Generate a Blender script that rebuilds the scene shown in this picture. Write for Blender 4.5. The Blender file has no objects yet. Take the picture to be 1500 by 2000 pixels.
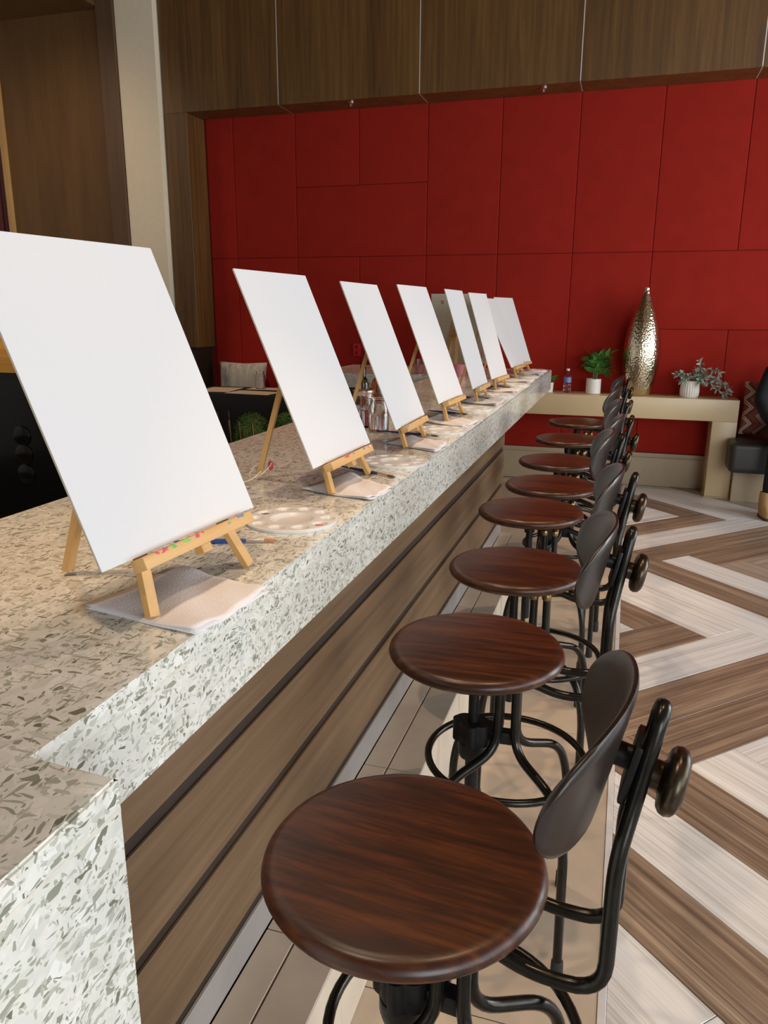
import bpy, bmesh, math, random
from mathutils import Vector, Matrix
random.seed(7)
sc = bpy.context.scene
COL = sc.collection
PI = math.pi

# ------------------------------------------------------------------ camera
cam_d = bpy.data.cameras.new('camera'); cam = bpy.data.objects.new('camera', cam_d); COL.objects.link(cam)
sc.camera = cam
YAW, PITCH, ROLL = 0.300135, 0.256783, 0.0047269
CAMZ = 1.45
fw = Vector((-math.sin(YAW)*math.cos(PITCH), math.cos(YAW)*math.cos(PITCH), -math.sin(PITCH)))
r0 = Vector((math.cos(YAW), math.sin(YAW), 0)); u0 = r0.cross(fw)
rr = math.cos(ROLL)*r0 + math.sin(ROLL)*u0; uu = rr.cross(fw)
cam.matrix_world = Matrix(((rr.x, uu.x, -fw.x, 0), (rr.y, uu.y, -fw.y, 0), (rr.z, uu.z, -fw.z, CAMZ), (0, 0, 0, 1)))
cam_d.sensor_fit = 'VERTICAL'; cam_d.sensor_height = 36.0; cam_d.lens = 36.0*1502.1/2000.0
cam_d.clip_start = 0.02; cam_d.clip_end = 100

# ------------------------------------------------------------------ world, lights, exposure
w = bpy.data.worlds.new('world'); sc.world = w; w.use_nodes = True
w.node_tree.nodes['Background'].inputs[0].default_value = (0.80, 0.89, 1.0, 1)
w.node_tree.nodes['Background'].inputs[1].default_value = 0.4
sc.view_settings.view_transform = 'Standard'; sc.view_settings.look = 'None'
sc.view_settings.gamma = 1.0; sc.view_settings.use_curve_mapping = False
sc.view_settings.exposure = 0.0

def area(name, loc, aim, sx, sy, power, color):
    l = bpy.data.lights.new(name, 'AREA'); l.shape = 'RECTANGLE'; l.size = sx; l.size_y = sy
    l.energy = power; l.color = color
    o = bpy.data.objects.new(name, l); COL.objects.link(o); o.location = loc
    o.rotation_euler = (Vector(aim)-Vector(loc)).to_track_quat('-Z', 'Y').to_euler()
    return o
def spot(name, loc, aim, power, color, size=70, blend=0.6, rad=0.06):
    l = bpy.data.lights.new(name, 'SPOT'); l.energy = power; l.color = color
    l.spot_size = math.radians(size); l.spot_blend = blend; l.shadow_soft_size = rad
    o = bpy.data.objects.new(name, l); COL.objects.link(o); o.location = loc
    o.rotation_euler = (Vector(aim)-Vector(loc)).to_track_quat('-Z', 'Y').to_euler()
    return o
DAY = (0.93, 0.97, 1.0); WARM = (1.0, 0.70, 0.46)
# daylight through the big windows of the right-hand wall and of the wall behind the photographer
for wy, pw in ((-1.2, 62), (1.6, 88), (4.4, 165)):
    area('window_daylight', (4.72, wy, 1.75), (-1.5, wy-0.1, 1.35), 2.3, 2.5, pw, DAY)
area('window_daylight_rear', (2.9, -3.25, 1.75), (0.9, 5, 1.3), 2.6, 2.5, 150, DAY)
# ceiling downlights over the counter, the stools and the back bar
for k, y in enumerate((0.6, 2.2, 3.8, 5.4)):
    spot('downlight_counter', (-1.15, y, 4.25), (-1.0, y, 1.0), 105, (1.0, 0.74, 0.53), 62)
for k, y in enumerate((1.6, 3.2, 4.8)):
    spot('downlight_stools', (0.35, y, 4.25), (-0.15, y, 0.0), 125, (1.0, 0.70, 0.42), 34, 0.5, 0.035)
spot('downlight_backbar', (-5.0, 4.6, 3.9), (-5.0, 6.55, 2.4), 70, WARM, 80, 1.0, 0.3)
spot('downlight_backbar', (-2.5, 1.9, 4.25), (-3.0, 3.0, 1.1), 240, WARM, 46)
spot('downlight_counter', (-1.5, 0.7, 4.25), (-1.22, 1.05, 1.0), 150, (1.0, 0.58, 0.26), 22, 1.0)
spot('downlight_table', (-3.05, 5.5, 4.25), (-3.1, 6.2, 0.75), 170, (1.0, 0.82, 0.66), 36)

# ------------------------------------------------------------------ node helpers
def newmat(name):
    m = bpy.data.materials.new(name); m.use_nodes = True
    nt = m.node_tree; b = nt.nodes['Principled BSDF']
    return m, nt, b
def N(nt, t, **kw):
    n = nt.nodes.new(t)
    for k, v in kw.items():
        if hasattr(n, k): setattr(n, k, v)
    return n
def L(nt, a, b): nt.links.new(a, b)
def ramp(nt, stops, interp='LINEAR'):
    n = nt.nodes.new('ShaderNodeValToRGB'); cr = n.color_ramp; cr.interpolation = interp
    while len(cr.elements) > 1: cr.elements.remove(cr.elements[-1])
    cr.elements[0].position = stops[0][0]; cr.elements[0].color = (*stops[0][1], 1)
    for p, c in stops[1:]:
        e = cr.elements.new(p); e.color = (*c, 1)
    return n
def coords(nt, scale=(1, 1, 1), rot=(0, 0, 0), rnd=False):
    tc = N(nt, 'ShaderNodeTexCoord'); mp = N(nt, 'ShaderNodeMapping')
    mp.inputs['Scale'].default_value = scale; mp.inputs['Rotation'].default_value = rot
    if rnd:
        oi = N(nt, 'ShaderNodeObjectInfo'); mu = N(nt, 'ShaderNodeVectorMath', operation='SCALE')
        cv = N(nt, 'ShaderNodeCombineXYZ')
        for i in range(3): L(nt, oi.outputs['Random'], cv.inputs[i])
        L(nt, cv.outputs[0], mu.inputs[0]); mu.inputs['Scale'].default_value = 37.0
        ad = N(nt, 'ShaderNodeVectorMath', operation='ADD')
        L(nt, tc.outputs['Object'], ad.inputs[0]); L(nt, mu.outputs[0], ad.inputs[1])
        L(nt, ad.outputs[0], mp.inputs['Vector'])
    else:
        L(nt, tc.outputs['Object'], mp.inputs['Vector'])
    return mp.outputs[0]
def bump(nt, b, h, strength=0.2, dist=0.01):
    bn = N(nt, 'ShaderNodeBump'); bn.inputs['Strength'].default_value = strength; bn.inputs['Distance'].default_value = dist
    L(nt, h, bn.inputs['Height']); L(nt, bn.outputs[0], b.inputs['Normal'])
def plain(name, col, rough=0.5, metal=0.0, spec=0.5, noise=0.0, nscale=30, **kw):
    m, nt, b = newmat(name)
    b.inputs['Roughness'].default_value = rough; b.inputs['Metallic'].default_value = metal
    b.inputs['Specular IOR Level'].default_value = spec
    n = N(nt, 'ShaderNodeTexNoise'); n.inputs['Scale'].default_value = nscale; n.inputs['Detail'].default_value = 4
    L(nt, coords(nt), n.inputs['Vector'])
    k = 1-noise; j = 1+noise
    r = ramp(nt, [(0.3, tuple(c*k for c in col)), (0.7, tuple(min(1, c*j) for c in col))])
    L(nt, n.outputs['Fac'], r.inputs[0]); L(nt, r.outputs[0], b.inputs['Base Color'])
    if kw.get('bump'):
        bump(nt, b, n.outputs['Fac'], kw['bump'], kw.get('dist', 0.002))
    if kw.get('coat'):
        b.inputs['Coat Weight'].default_value = kw['coat']; b.inputs['Coat Roughness'].default_value = kw.get('coat_rough', 0.1)
    return m
def wood(name, stops, stretch, rough=0.4, scale=1.0, bumpv=0.05, coat=0.0, rnd=True, big=0.35, coat_rough=0.15):
    """stretch: mapping scale; small number along the grain"""
    m, nt, b = newmat(name)
    v = coords(nt, tuple(s*scale for s in stretch), rnd=rnd)
    n = N(nt, 'ShaderNodeTexNoise'); n.inputs['Scale'].default_value = 1.0; n.inputs['Detail'].default_value = 7
    n.inputs['Roughness'].default_value = 0.62; n.inputs['Distortion'].default_value = 0.35
    L(nt, v, n.inputs['Vector'])
    v2 = coords(nt, tuple(s*scale*0.22 for s in stretch), rnd=rnd)
    n2 = N(nt, 'ShaderNodeTexNoise'); n2.inputs['Scale'].default_value = 1.0; n2.inputs['Detail'].default_value = 3
    L(nt, v2, n2.inputs['Vector'])
    mx = N(nt, 'ShaderNodeMix'); mx.data_type = 'FLOAT'; mx.inputs[0].default_value = big
    L(nt, n.outputs['Fac'], mx.inputs[2]); L(nt, n2.outputs['Fac'], mx.inputs[3])
    r = ramp(nt, stops); L(nt, mx.outputs[0], r.inputs[0])
    L(nt, r.outputs[0], b.inputs['Base Color'])
    b.inputs['Roughness'].default_value = rough
    if coat: b.inputs['Coat Weight'].default_value = coat; b.inputs['Coat Roughness'].default_value = coat_rough
    bump(nt, b, n.outputs['Fac'], bumpv, 0.004)
    return m
def glass(name, col=(1, 1, 1), rough=0.02, ior=1.45):
    m, nt, b = newmat(name)
    b.inputs['Base Color'].default_value = (*col, 1); b.inputs['Roughness'].default_value = rough
    b.inputs['Transmission Weight'].default_value = 1.0; b.inputs['IOR'].default_value = ior
    return m

# ------------------------------------------------------------------ materials
M = {}
def terrazzo():
    m, nt, b = newmat('recycled glass terrazzo')
    tc = N(nt, 'ShaderNodeTexCoord')
    wn = N(nt, 'ShaderNodeTexNoise'); wn.inputs['Scale'].default_value = 20; wn.inputs['Detail'].default_value = 2
    L(nt, tc.outputs['Object'], wn.inputs['Vector'])
    sub = N(nt, 'ShaderNodeVectorMath', operation='SUBTRACT'); L(nt, wn.outputs['Color'], sub.inputs[0]); sub.inputs[1].default_value = (0.5, 0.5, 0.5)
    scl = N(nt, 'ShaderNodeVectorMath', operation='SCALE'); L(nt, sub.outputs[0], scl.inputs[0]); scl.inputs['Scale'].default_value = 0.026
    add = N(nt, 'ShaderNodeVectorMath', operation='ADD'); L(nt, tc.outputs['Object'], add.inputs[0]); L(nt, scl.outputs[0], add.inputs[1])
    base = ramp(nt, [(0.30, (0.72, 0.71, 0.65)), (0.70, (0.84, 0.83, 0.77))])
    bn = N(nt, 'ShaderNodeTexNoise'); bn.inputs['Scale'].default_value = 60; L(nt, tc.outputs['Object'], bn.inputs['Vector']); L(nt, bn.outputs['Fac'], base.inputs[0])
    cur = base.outputs[0]
    PALE = [(0.0, (0.68, 0.69, 0.62)), (0.4, (0.77, 0.78, 0.71)), (0.7, (0.87, 0.88, 0.83)), (1.0, (0.80, 0.79, 0.71))]
    GREY = [(0.0, (0.19, 0.19, 0.14)), (0.14, (0.33, 0.34, 0.27)), (0.42, (0.47, 0.48, 0.40)), (0.75, (0.60, 0.61, 0.54)), (1.0, (0.85, 0.86, 0.80))]
    layers = [((48, 34, 56), (0.3, 0.5, 0.6), 0.40, 0.05, PALE), ((200, 42, 130), (0.25, 0.35, 0.5), 0.80, 0.10, GREY), ((40, 210, 120), (0.7, -0.3, 0.4), 0.81, 0.10, GREY),
              ((66, 80, 230), (-0.5, 0.6, 1.2), 0.82, 0.10, GREY), ((160, 50, 100), (0.4, 1.0, -0.8), 0.85, 0.11, GREY), ((360, 160, 250), (0.2, 0.9, 0.7), 0.90, 0.08, GREY)]
    for sc_, rot, th, ed, cols in layers:
        mp = N(nt, 'ShaderNodeMapping'); mp.inputs['Scale'].default_value = sc_; mp.inputs['Rotation'].default_value = rot
        L(nt, add.outputs[0], mp.inputs['Vector'])
        vo = N(nt, 'ShaderNodeTexVoronoi'); vo.inputs['Scale'].default_value = 1.0; L(nt, mp.outputs[0], vo.inputs['Vector'])
        ve = N(nt, 'ShaderNodeTexVoronoi'); ve.feature = 'DISTANCE_TO_EDGE'; ve.inputs['Scale'].default_value = 1.0; L(nt, mp.outputs[0], ve.inputs['Vector'])
        sp = N(nt, 'ShaderNodeSeparateColor'); L(nt, vo.outputs['Color'], sp.inputs[0])
        g1 = N(nt, 'ShaderNodeMath', operation='GREATER_THAN'); L(nt, sp.outputs[0], g1.inputs[0]); g1.inputs[1].default_value = th
        g2 = N(nt, 'ShaderNodeMath', operation='GREATER_THAN'); L(nt, ve.outputs['Distance'], g2.inputs[0]); g2.inputs[1].default_value = ed
        mu = N(nt, 'ShaderNodeMath', operation='MULTIPLY'); L(nt, g1.outputs[0], mu.inputs[0]); L(nt, g2.outputs[0], mu.inputs[1])
        shard = ramp(nt, cols)
        L(nt, sp.outputs[1], shard.inputs[0])
        mx = N(nt, 'ShaderNodeMix'); mx.data_type = 'RGBA'
        L(nt, mu.outputs[0], mx.inputs[0]); L(nt, cur, mx.inputs[6]); L(nt, shard.outputs[0], mx.inputs[7])
        cur = mx.outputs[2]
    L(nt, cur, b.inputs['Base Color']); b.inputs['Roughness'].default_value = 0.13
    b.inputs['Specular IOR Level'].default_value = 0.55
    return m
M['terrazzo'] = terrazzo()
M['seam'] = plain('cream resin seam', (0.74, 0.72, 0.63), 0.2, noise=0.08, nscale=90)
M['red'] = plain('red fabric wall panel', (0.305, 0.0165, 0.0095), 0.8, noise=0.06, nscale=7, spec=0.12, bump=0.05)
M['red_gap'] = plain('dark red joint backing', (0.17, 0.008, 0.005), 0.9)
M['header'] = wood('walnut veneer upright grain', [(0.30, (0.070, 0.032, 0.0085)), (0.5, (0.130, 0.062, 0.017)), (0.70, (0.205, 0.102, 0.029))], (30, 30, 1.2), 0.42)
M['niche'] = wood('amber brown veneer', [(0.3, (0.105, 0.050, 0.014)), (0.6, (0.17, 0.085, 0.026)), (0.8, (0.20, 0.105, 0.034))], (9, 9, 1.0), 0.45)
M['frame'] = wood('walnut frame veneer', [(0.3, (0.095, 0.050, 0.026)), (0.7, (0.15, 0.085, 0.045))], (24, 24, 1.2), 0.42)
M['barwood'] = wood('brown oak bar cladding', [(0.30, (0.105, 0.062, 0.033)), (0.5, (0.165, 0.101, 0.053)), (0.70, (0.235, 0.150, 0.082))], (30, 1.6, 40), 0.38, bumpv=0.10)
M['reveal'] = plain('dark bronze reveal', (0.026, 0.015, 0.008), 0.6, noise=0.15)
M['seat'] = wood('dark stained mahogany', [(0.32, (0.013, 0.0040, 0.0021)), (0.48, (0.040, 0.0108, 0.0038)), (0.68, (0.115, 0.032, 0.0085))], (6, 70, 70), 0.33, coat=0.0, bumpv=0.03, big=0.3)
M['pad'] = wood('dark stained bent plywood', [(0.30, (0.012, 0.0075, 0.006)), (0.7, (0.030, 0.018, 0.013))], (5, 20, 20), 0.34, coat=0.0)
M['steel'] = plain('black powder coated steel', (0.030, 0.028, 0.024), 0.26, metal=0.8, noise=0.2, nscale=60)
M['cast'] = plain('black cast iron', (0.012, 0.012, 0.012), 0.42, metal=0.5, noise=0.3, nscale=80, bump=0.35)
M['bronze'] = plain('worn dark bronze knob', (0.065, 0.048, 0.032), 0.30, metal=0.85, noise=0.55, nscale=45, bump=0.12)
M['brass'] = plain('brass collar', (0.28, 0.19, 0.08), 0.35, metal=1.0, noise=0.2)
M['rubber'] = plain('black rubber', (0.015, 0.015, 0.015), 0.8)
M['canvas'] = plain('primed white canvas', (0.66, 0.665, 0.675), 0.85, spec=0.15, noise=0.015, nscale=400, bump=0.12, dist=0.0006)
M['canvas_back'] = plain('raw canvas board', (0.52, 0.46, 0.36), 0.9, noise=0.06, nscale=60)
M['pine'] = wood('pale pine', [(0.3, (0.52, 0.285, 0.095)), (0.55, (0.62, 0.37, 0.135)), (0.75, (0.70, 0.45, 0.19))], (26, 26, 3.0), 0.5, bumpv=0.05)
def ledge_mat():
    m, nt, b = newmat('pine with paint smudges')
    v = coords(nt, (26, 3, 26), rnd=True)
    n = N(nt, 'ShaderNodeTexNoise'); n.inputs['Scale'].default_value = 1.0; n.inputs['Detail'].default_value = 5; L(nt, v, n.inputs['Vector'])
    r = ramp(nt, [(0.3, (0.54, 0.30, 0.105)), (0.75, (0.71, 0.45, 0.19))]); L(nt, n.outputs['Fac'], r.inputs[0])
    v2 = coords(nt, (40, 40, 55), rnd=True)
    n2 = N(nt, 'ShaderNodeTexNoise'); n2.inputs['Scale'].default_value = 1.0; n2.inputs['Detail'].default_value = 3; L(nt, v2, n2.inputs['Vector'])
    th = ramp(nt, [(0.585, (0, 0, 0)), (0.605, (1, 1, 1))]); L(nt, n2.outputs['Fac'], th.inputs[0])
    v3 = coords(nt, (14, 14, 14), rnd=True)
    n3 = N(nt, 'ShaderNodeTexNoise'); n3.inputs['Scale'].default_value = 1.0; L(nt, v3, n3.inputs['Vector'])
    pc = ramp(nt, [(0.0, (0.10, 0.40, 0.05)), (0.42, (0.16, 0.50, 0.08)), (0.48, (0.10, 0.20, 0.42)), (0.54, (0.62, 0.05, 0.07)), (0.62, (0.75, 0.72, 0.66))], 'CONSTANT')
    L(nt, n3.outputs['Fac'], pc.inputs[0])
    # smudges only along the upper half of the strip, where the brushes drip
    tc = N(nt, 'ShaderNodeTexCoord'); sx = N(nt, 'ShaderNodeSeparateXYZ'); L(nt, tc.outputs['Object'], sx.inputs[0])
    gt = N(nt, 'ShaderNodeMath', operation='GREATER_THAN'); L(nt, sx.outputs[2], gt.inputs[0]); gt.inputs[1].default_value = 0.004
    mu = N(nt, 'ShaderNodeMath', operation='MULTIPLY'); L(nt, th.outputs[0], mu.inputs[0]); L(nt, gt.outputs[0], mu.inputs[1])
    mx = N(nt, 'ShaderNodeMix'); mx.data_type = 'RGBA'; L(nt, mu.outputs[0], mx.inputs[0]); L(nt, r.outputs[0], mx.inputs[6]); L(nt, pc.outputs[0], mx.inputs[7])
    L(nt, mx.outputs[2], b.inputs['Base Color']); b.inputs['Roughness'].default_value = 0.5
    return m
M['ledge'] = ledge_mat()
M['palette'] = plain('white glossy plastic', (0.78, 0.77, 0.75), 0.28, noise=0.01)
M['pt_red'] = plain('red paint', (0.72, 0.03, 0.035), 0.2, noise=0.1)
M['pt_black'] = plain('black paint', (0.01, 0.01, 0.012), 0.2)
M['pt_white'] = plain('cream paint', (0.80, 0.76, 0.68), 0.25)
M['napkin'] = plain('white paper towel', (0.80, 0.77, 0.775), 0.95, spec=0.1, noise=0.03, nscale=260, bump=0.5, dist=0.002)
M['blue'] = plain('blue lacquered handle', (0.025, 0.085, 0.34), 0.25, coat=0.5)
M['navy'] = plain('navy lacquered handle', (0.020, 0.035, 0.12), 0.25, coat=0.5)
M['ferrule'] = plain('metal ferrule', (0.62, 0.56, 0.48), 0.3, metal=1.0)
M['bristle'] = plain('orange bristle', (0.50, 0.20, 0.09), 0.8, noise=0.2, nscale=200)
M['bristle_dark'] = plain('dark bristle', (0.10, 0.07, 0.045), 0.8, noise=0.2, nscale=200)
M['string'] = plain('cream string', (0.80, 0.72, 0.58), 0.9)
M['tag'] = plain('red cord bead', (0.62, 0.05, 0.06), 0.5)
M['tile'] = plain('tan porcelain tile', (0.50, 0.405, 0.31), 0.34, noise=0.05, nscale=14)
M['tile_ledge'] = plain('greige porcelain tile', (0.43, 0.375, 0.315), 0.40, noise=0.06, nscale=14)
M['tile_edge'] = plain('cream tile riser', (0.62, 0.54, 0.43), 0.40, noise=0.05, nscale=14)
M['tile_grey'] = plain('grey tile plinth', (0.31, 0.285, 0.265), 0.45, noise=0.08, nscale=8)
M['grout'] = plain('grey grout', (0.15, 0.13, 0.115), 0.9)
M['strip'] = plain('brushed aluminium strip', (0.80, 0.80, 0.81), 0.45, metal=0.35, noise=0.05)
PW = [(0.32, (0.37, 0.345, 0.32)), (0.43, (0.59, 0.57, 0.545)), (0.52, (0.73, 0.72, 0.705)), (0.70, (0.80, 0.795, 0.785))]
PG = [(0.32, (0.38, 0.365, 0.35)), (0.43, (0.57, 0.56, 0.55)), (0.55, (0.70, 0.695, 0.69)), (0.75, (0.77, 0.77, 0.765))]
PB = [(0.30, (0.095, 0.062, 0.042)), (0.43, (0.165, 0.112, 0.078)), (0.54, (0.26, 0.185, 0.128)), (0.68, (0.46, 0.35, 0.25))]
PT = [(0.28, (0.20, 0.15, 0.115)), (0.45, (0.30, 0.235, 0.185)), (0.60, (0.41, 0.335, 0.27)), (0.75, (0.50, 0.43, 0.36))]
M['pl_white'] = wood('whitewashed plank', PW, (2.2, 120, 120), 0.42, big=0.42, bumpv=0.06)
M['pl_grey'] = wood('pale grey plank', PG, (2.2, 120, 120), 0.42, big=0.42, bumpv=0.06)
M['pl_brown'] = wood('weathered brown plank', PB, (2.2, 110, 110), 0.42, big=0.45, bumpv=0.06)
M['pl_tan'] = wood('tan plank', PT, (2.2, 110, 110), 0.42, big=0.45, bumpv=0.06)
M['cream'] = plain('cream painted wall', (0.88, 0.76, 0.56), 0.7, noise=0.02)
M['desk'] = plain('beige solid surface', (0.57, 0.43, 0.245), 0.33, noise=0.02, nscale=5)
M['baseboard'] = plain('taupe baseboard', (0.40, 0.31, 0.20), 0.5, noise=0.03)
M['plaster'] = plain('warm white plaster', (0.70, 0.66, 0.60), 0.85, noise=0.02)
M['chrome'] = plain('chrome', (0.75, 0.75, 0.75), 0.18, metal=1.0)
M['white_pot'] = plain('matte white ceramic', (0.74, 0.70, 0.63), 0.5, noise=0.02)
M['leaf'] = plain('glossy green leaf', (0.075, 0.20, 0.040), 0.38, noise=0.35, nscale=30)
M['sage'] = plain('dusty sage leaf', (0.30, 0.37, 0.30), 0.6, noise=0.35, nscale=40)
M['stem'] = plain('green stem', (0.09, 0.15, 0.04), 0.6)
M['soil'] = plain('dark soil', (0.03, 0.02, 0.015), 0.95, noise=0.4, nscale=120, bump=0.6)
M['box'] = plain('boxwood foliage', (0.045, 0.115, 0.018), 0.7, noise=0.45, nscale=40)
M['glass'] = glass('clear glass', (0.97, 0.98, 0.97), 0.03)
M['pet'] = glass('clear plastic', (0.95, 0.97, 1.0), 0.06, 1.35)
M['water'] = glass('water', (0.95, 0.97, 0.98), 0.0, 1.33)
M['amber'] = glass('amber glass', (0.45, 0.13, 0.03), 0.04)
M['pinkwater'] = plain('pink paint water', (0.62, 0.25, 0.25), 0.2)
M['pink'] = plain('pink plastic', (0.75, 0.28, 0.36), 0.4)
M['bottle_label'] = plain('blue printed label', (0.16, 0.22, 0.46), 0.5, noise=0.5, nscale=70)
M['wine_label'] = plain('white paper label', (0.74, 0.70, 0.62), 0.7, noise=0.08)
M['black_gloss'] = plain('black gloss panel', (0.006, 0.006, 0.006), 0.12, noise=0.1)
M['black_cloth'] = plain('black tablecloth', (0.008, 0.008, 0.010), 0.85, noise=0.3, nscale=20)
M['kraft'] = plain('kraft paper', (0.60, 0.45, 0.31), 0.85, noise=0.05)
M['leather'] = plain('dark grey leather', (0.028, 0.027, 0.024), 0.42, noise=0.2, nscale=70, bump=0.15)
M['outlet'] = plain('bright red plastic', (0.62, 0.012, 0.018), 0.35)
M['outlet_dark'] = plain('red socket slot', (0.16, 0.004, 0.006), 0.5)
M['blackknit'] = plain('black knit cloth', (0.006, 0.006, 0.008), 0.9, noise=0.3, nscale=90)
M['skin'] = plain('skin', (0.48, 0.27, 0.18), 0.5, noise=0.05)
M['hair'] = plain('dark hair', (0.02, 0.012, 0.008), 0.5, noise=0.3, nscale=90)
M['boot'] = plain('tan suede boot', (0.44, 0.27, 0.115), 0.85, noise=0.12, nscale=60)
M['boot_sole'] = plain('brown boot sole', (0.09, 0.05, 0.03), 0.8)
M['maroon'] = wood('maroon ribbed screen', [(0.40, (0.055, 0.010, 0.012)), (0.55, (0.15, 0.035, 0.035)), (0.62, (0.40, 0.30, 0.25)), (0.66, (0.07, 0.012, 0.014))], (34, 34, 0.5), 0.4, big=0.1)
M['orangewood'] = wood('golden larch board', [(0.30, (0.42, 0.17, 0.025)), (0.5, (0.66, 0.33, 0.07)), (0.7, (0.80, 0.50, 0.16))], (1.6, 20, 24), 0.45, rnd=False)
def vase_mat():
    m, nt, b = newmat('hammered champagne metal')
    b.inputs['Metallic'].default_value = 1.0; b.inputs['Roughness'].default_value = 0.16
    b.inputs['Base Color'].default_value = (0.70, 0.62, 0.45, 1)
    v = N(nt, 'ShaderNodeTexVoronoi'); v.inputs['Scale'].default_value = 75; L(nt, coords(nt, (1, 1, 0.8)), v.inputs['Vector'])
    bump(nt, b, v.outputs['Distance'], 0.34, 0.007)
    return m
M['vase'] = vase_mat()
def chevron_pillow():
    m, nt, b = newmat('rust cushion with cream zigzag')
    tc = N(nt, 'ShaderNodeTexCoord'); sx = N(nt, 'ShaderNodeSeparateXYZ'); L(nt, tc.outputs['Object'], sx.inputs[0])
    def mth(op, a, bb=None, v=None):
        n = N(nt, 'ShaderNodeMath', operation=op)
        L(nt, a, n.inputs[0])
        if bb is not None: L(nt, bb, n.inputs[1])
        if v is not None: n.inputs[1].default_value = v
        return n.outputs[0]
    tri = mth('PINGPONG', mth('ADD', sx.outputs[2], v=5.0), v=0.062)
    u = mth('FRACT', mth('MULTIPLY', mth('ADD', sx.outputs[0], mth('MULTIPLY', tri, v=0.95)), v=9.5))
    r = ramp(nt, [(0.0, (0.26, 0.075, 0.050)), (0.46, (0.62, 0.52, 0.40)), (0.55, (0.26, 0.075, 0.050)), (0.62, (0.60, 0.50, 0.38)), (0.72, (0.17, 0.045, 0.035))], 'CONSTANT')
    L(nt, u, r.inputs[0]); L(nt, r.outputs[0], b.inputs['Base Color']); b.inputs['Roughness'].default_value = 0.95
    n = N(nt, 'ShaderNodeTexNoise'); n.inputs['Scale'].default_value = 160; L(nt, tc.outputs['Object'], n.inputs['Vector']); bump(nt, b, n.outputs['Fac'], 0.5, 0.004)
    return m
M['chevron'] = chevron_pillow()
M['greypillow'] = wood('grey cream marbled cushion', [(0.35, (0.20, 0.20, 0.20)), (0.5, (0.48, 0.44, 0.37)), (0.66, (0.60, 0.55, 0.45))], (22, 22, 4), 0.95, rnd=False)

# ------------------------------------------------------------------ mesh helpers
class MB:
    def __init__(s): s.bm = bmesh.new()
    def box(s, x0, x1, y0, y1, z0, z1, bev=0.0, seg=2):
        r = bmesh.ops.create_cube(s.bm, size=1.0)
        vs = r['verts']
        for v in vs:
            v.co = Vector((x0+(v.co.x+.5)*(x1-x0), y0+(v.co.y+.5)*(y1-y0), z0+(v.co.z+.5)*(z1-z0)))
        if bev:
            es = {e for v in vs for e in v.link_edges}
            bmesh.ops.bevel(s.bm, geom=list(es), offset=bev, segments=seg, profile=0.6, affect='EDGES')
        return s
    def xf(s, mat): bmesh.ops.transform(s.bm, matrix=mat, verts=s.bm.verts); return s
    def obox(s, mat, sx, sy, sz, bev=0.0):
        r = bmesh.ops.create_cube(s.bm, size=1.0); vs = r['verts']
        for v in vs: v.co = mat @ Vector((v.co.x*sx, v.co.y*sy, v.co.z*sz))
        if bev:
            es = {e for v in vs for e in v.link_edges}
            bmesh.ops.bevel(s.bm, geom=list(es), offset=bev, segments=2, profile=0.6, affect='EDGES')
        return s
    def lathe(s, prof, seg=32, c=(0, 0, 0), axis='Z', cap=True):
        rings = []
        for r, h in prof:
            ring = []
            for i in range(seg):
                a = 2*PI*i/seg; x, y, z = r*math.cos(a), r*math.sin(a), h
                if axis == 'X': x, y, z = h, r*math.cos(a), r*math.sin(a)
                elif axis == 'Y': x, y, z = r*math.sin(a), h, r*math.cos(a)
                ring.append(s.bm.verts.new((c[0]+x, c[1]+y, c[2]+z)))
            rings.append(ring)
        for a, b in zip(rings, rings[1:]):
            for i in range(seg): s.bm.faces.new((a[i], a[(i+1) % seg], b[(i+1) % seg], b[i]))
        if cap:
            s.bm.faces.new(rings[0][::-1]); s.bm.faces.new(rings[-1])
        return s
    def tube(s, pts, r, seg=10, closed=False, rad=None):
        pts = [Vector(p) for p in pts]; n = len(pts); rings = []; up = None
        for i, p in enumerate(pts):
            if closed: t = pts[(i+1) % n]-pts[i-1]
            else: t = pts[min(i+1, n-1)]-pts[max(i-1, 0)]
            t.normalize()
            if up is None:
                up = Vector((0, 0, 1)) if abs(t.z) < 0.9 else Vector((1, 0, 0))
            a = up - t*up.dot(t); a.normalize(); b = t.cross(a); up = a
            rr_ = rad[i] if rad else r
            rings.append([s.bm.verts.new(p+a*rr_*math.cos(2*PI*k/seg)+b*rr_*math.sin(2*PI*k/seg)) for k in range(seg)])
        m = n if closed else n-1
        for i in range(m):
            A, B = rings[i], rings[(i+1) % n]
            for k in range(seg): s.bm.faces.new((A[k], A[(k+1) % seg], B[(k+1) % seg], B[k]))
        if not closed:
            s.bm.faces.new(rings[0][::-1]); s.bm.faces.new(rings[-1])
        return s
    def prism(s, poly, z0, z1):
        lo = [s.bm.verts.new((x, y, z0)) for x, y in poly]; hi = [s.bm.verts.new((x, y, z1)) for x, y in poly]
        n = len(poly)
        for i in range(n): s.bm.faces.new((lo[i], lo[(i+1) % n], hi[(i+1) % n], hi[i]))
        s.bm.faces.new(lo[::-1]); s.bm.faces.new(hi); return s
    def mesh(s, name, mat, smooth=0):
        bmesh.ops.recalc_face_normals(s.bm, faces=s.bm.faces)
        me = bpy.data.meshes.new(name); s.bm.to_mesh(me); s.bm.free()
        me.materials.append(M[mat] if isinstance(mat, str) else mat)
        if smooth:
            me.polygons.foreach_set('use_smooth', [True]*len(me.polygons))
            me.set_sharp_from_angle(angle=math.radians(smooth))
        return me
    def build(s, name, mat, parent=None, smooth=0, loc=None, rot=None):
        o = bpy.data.objects.new(name, s.mesh(name, mat, smooth)); COL.objects.link(o)
        if parent: o.parent = parent
        if loc: o.location = loc
        if rot: o.rotation_euler = rot
        return o
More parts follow.
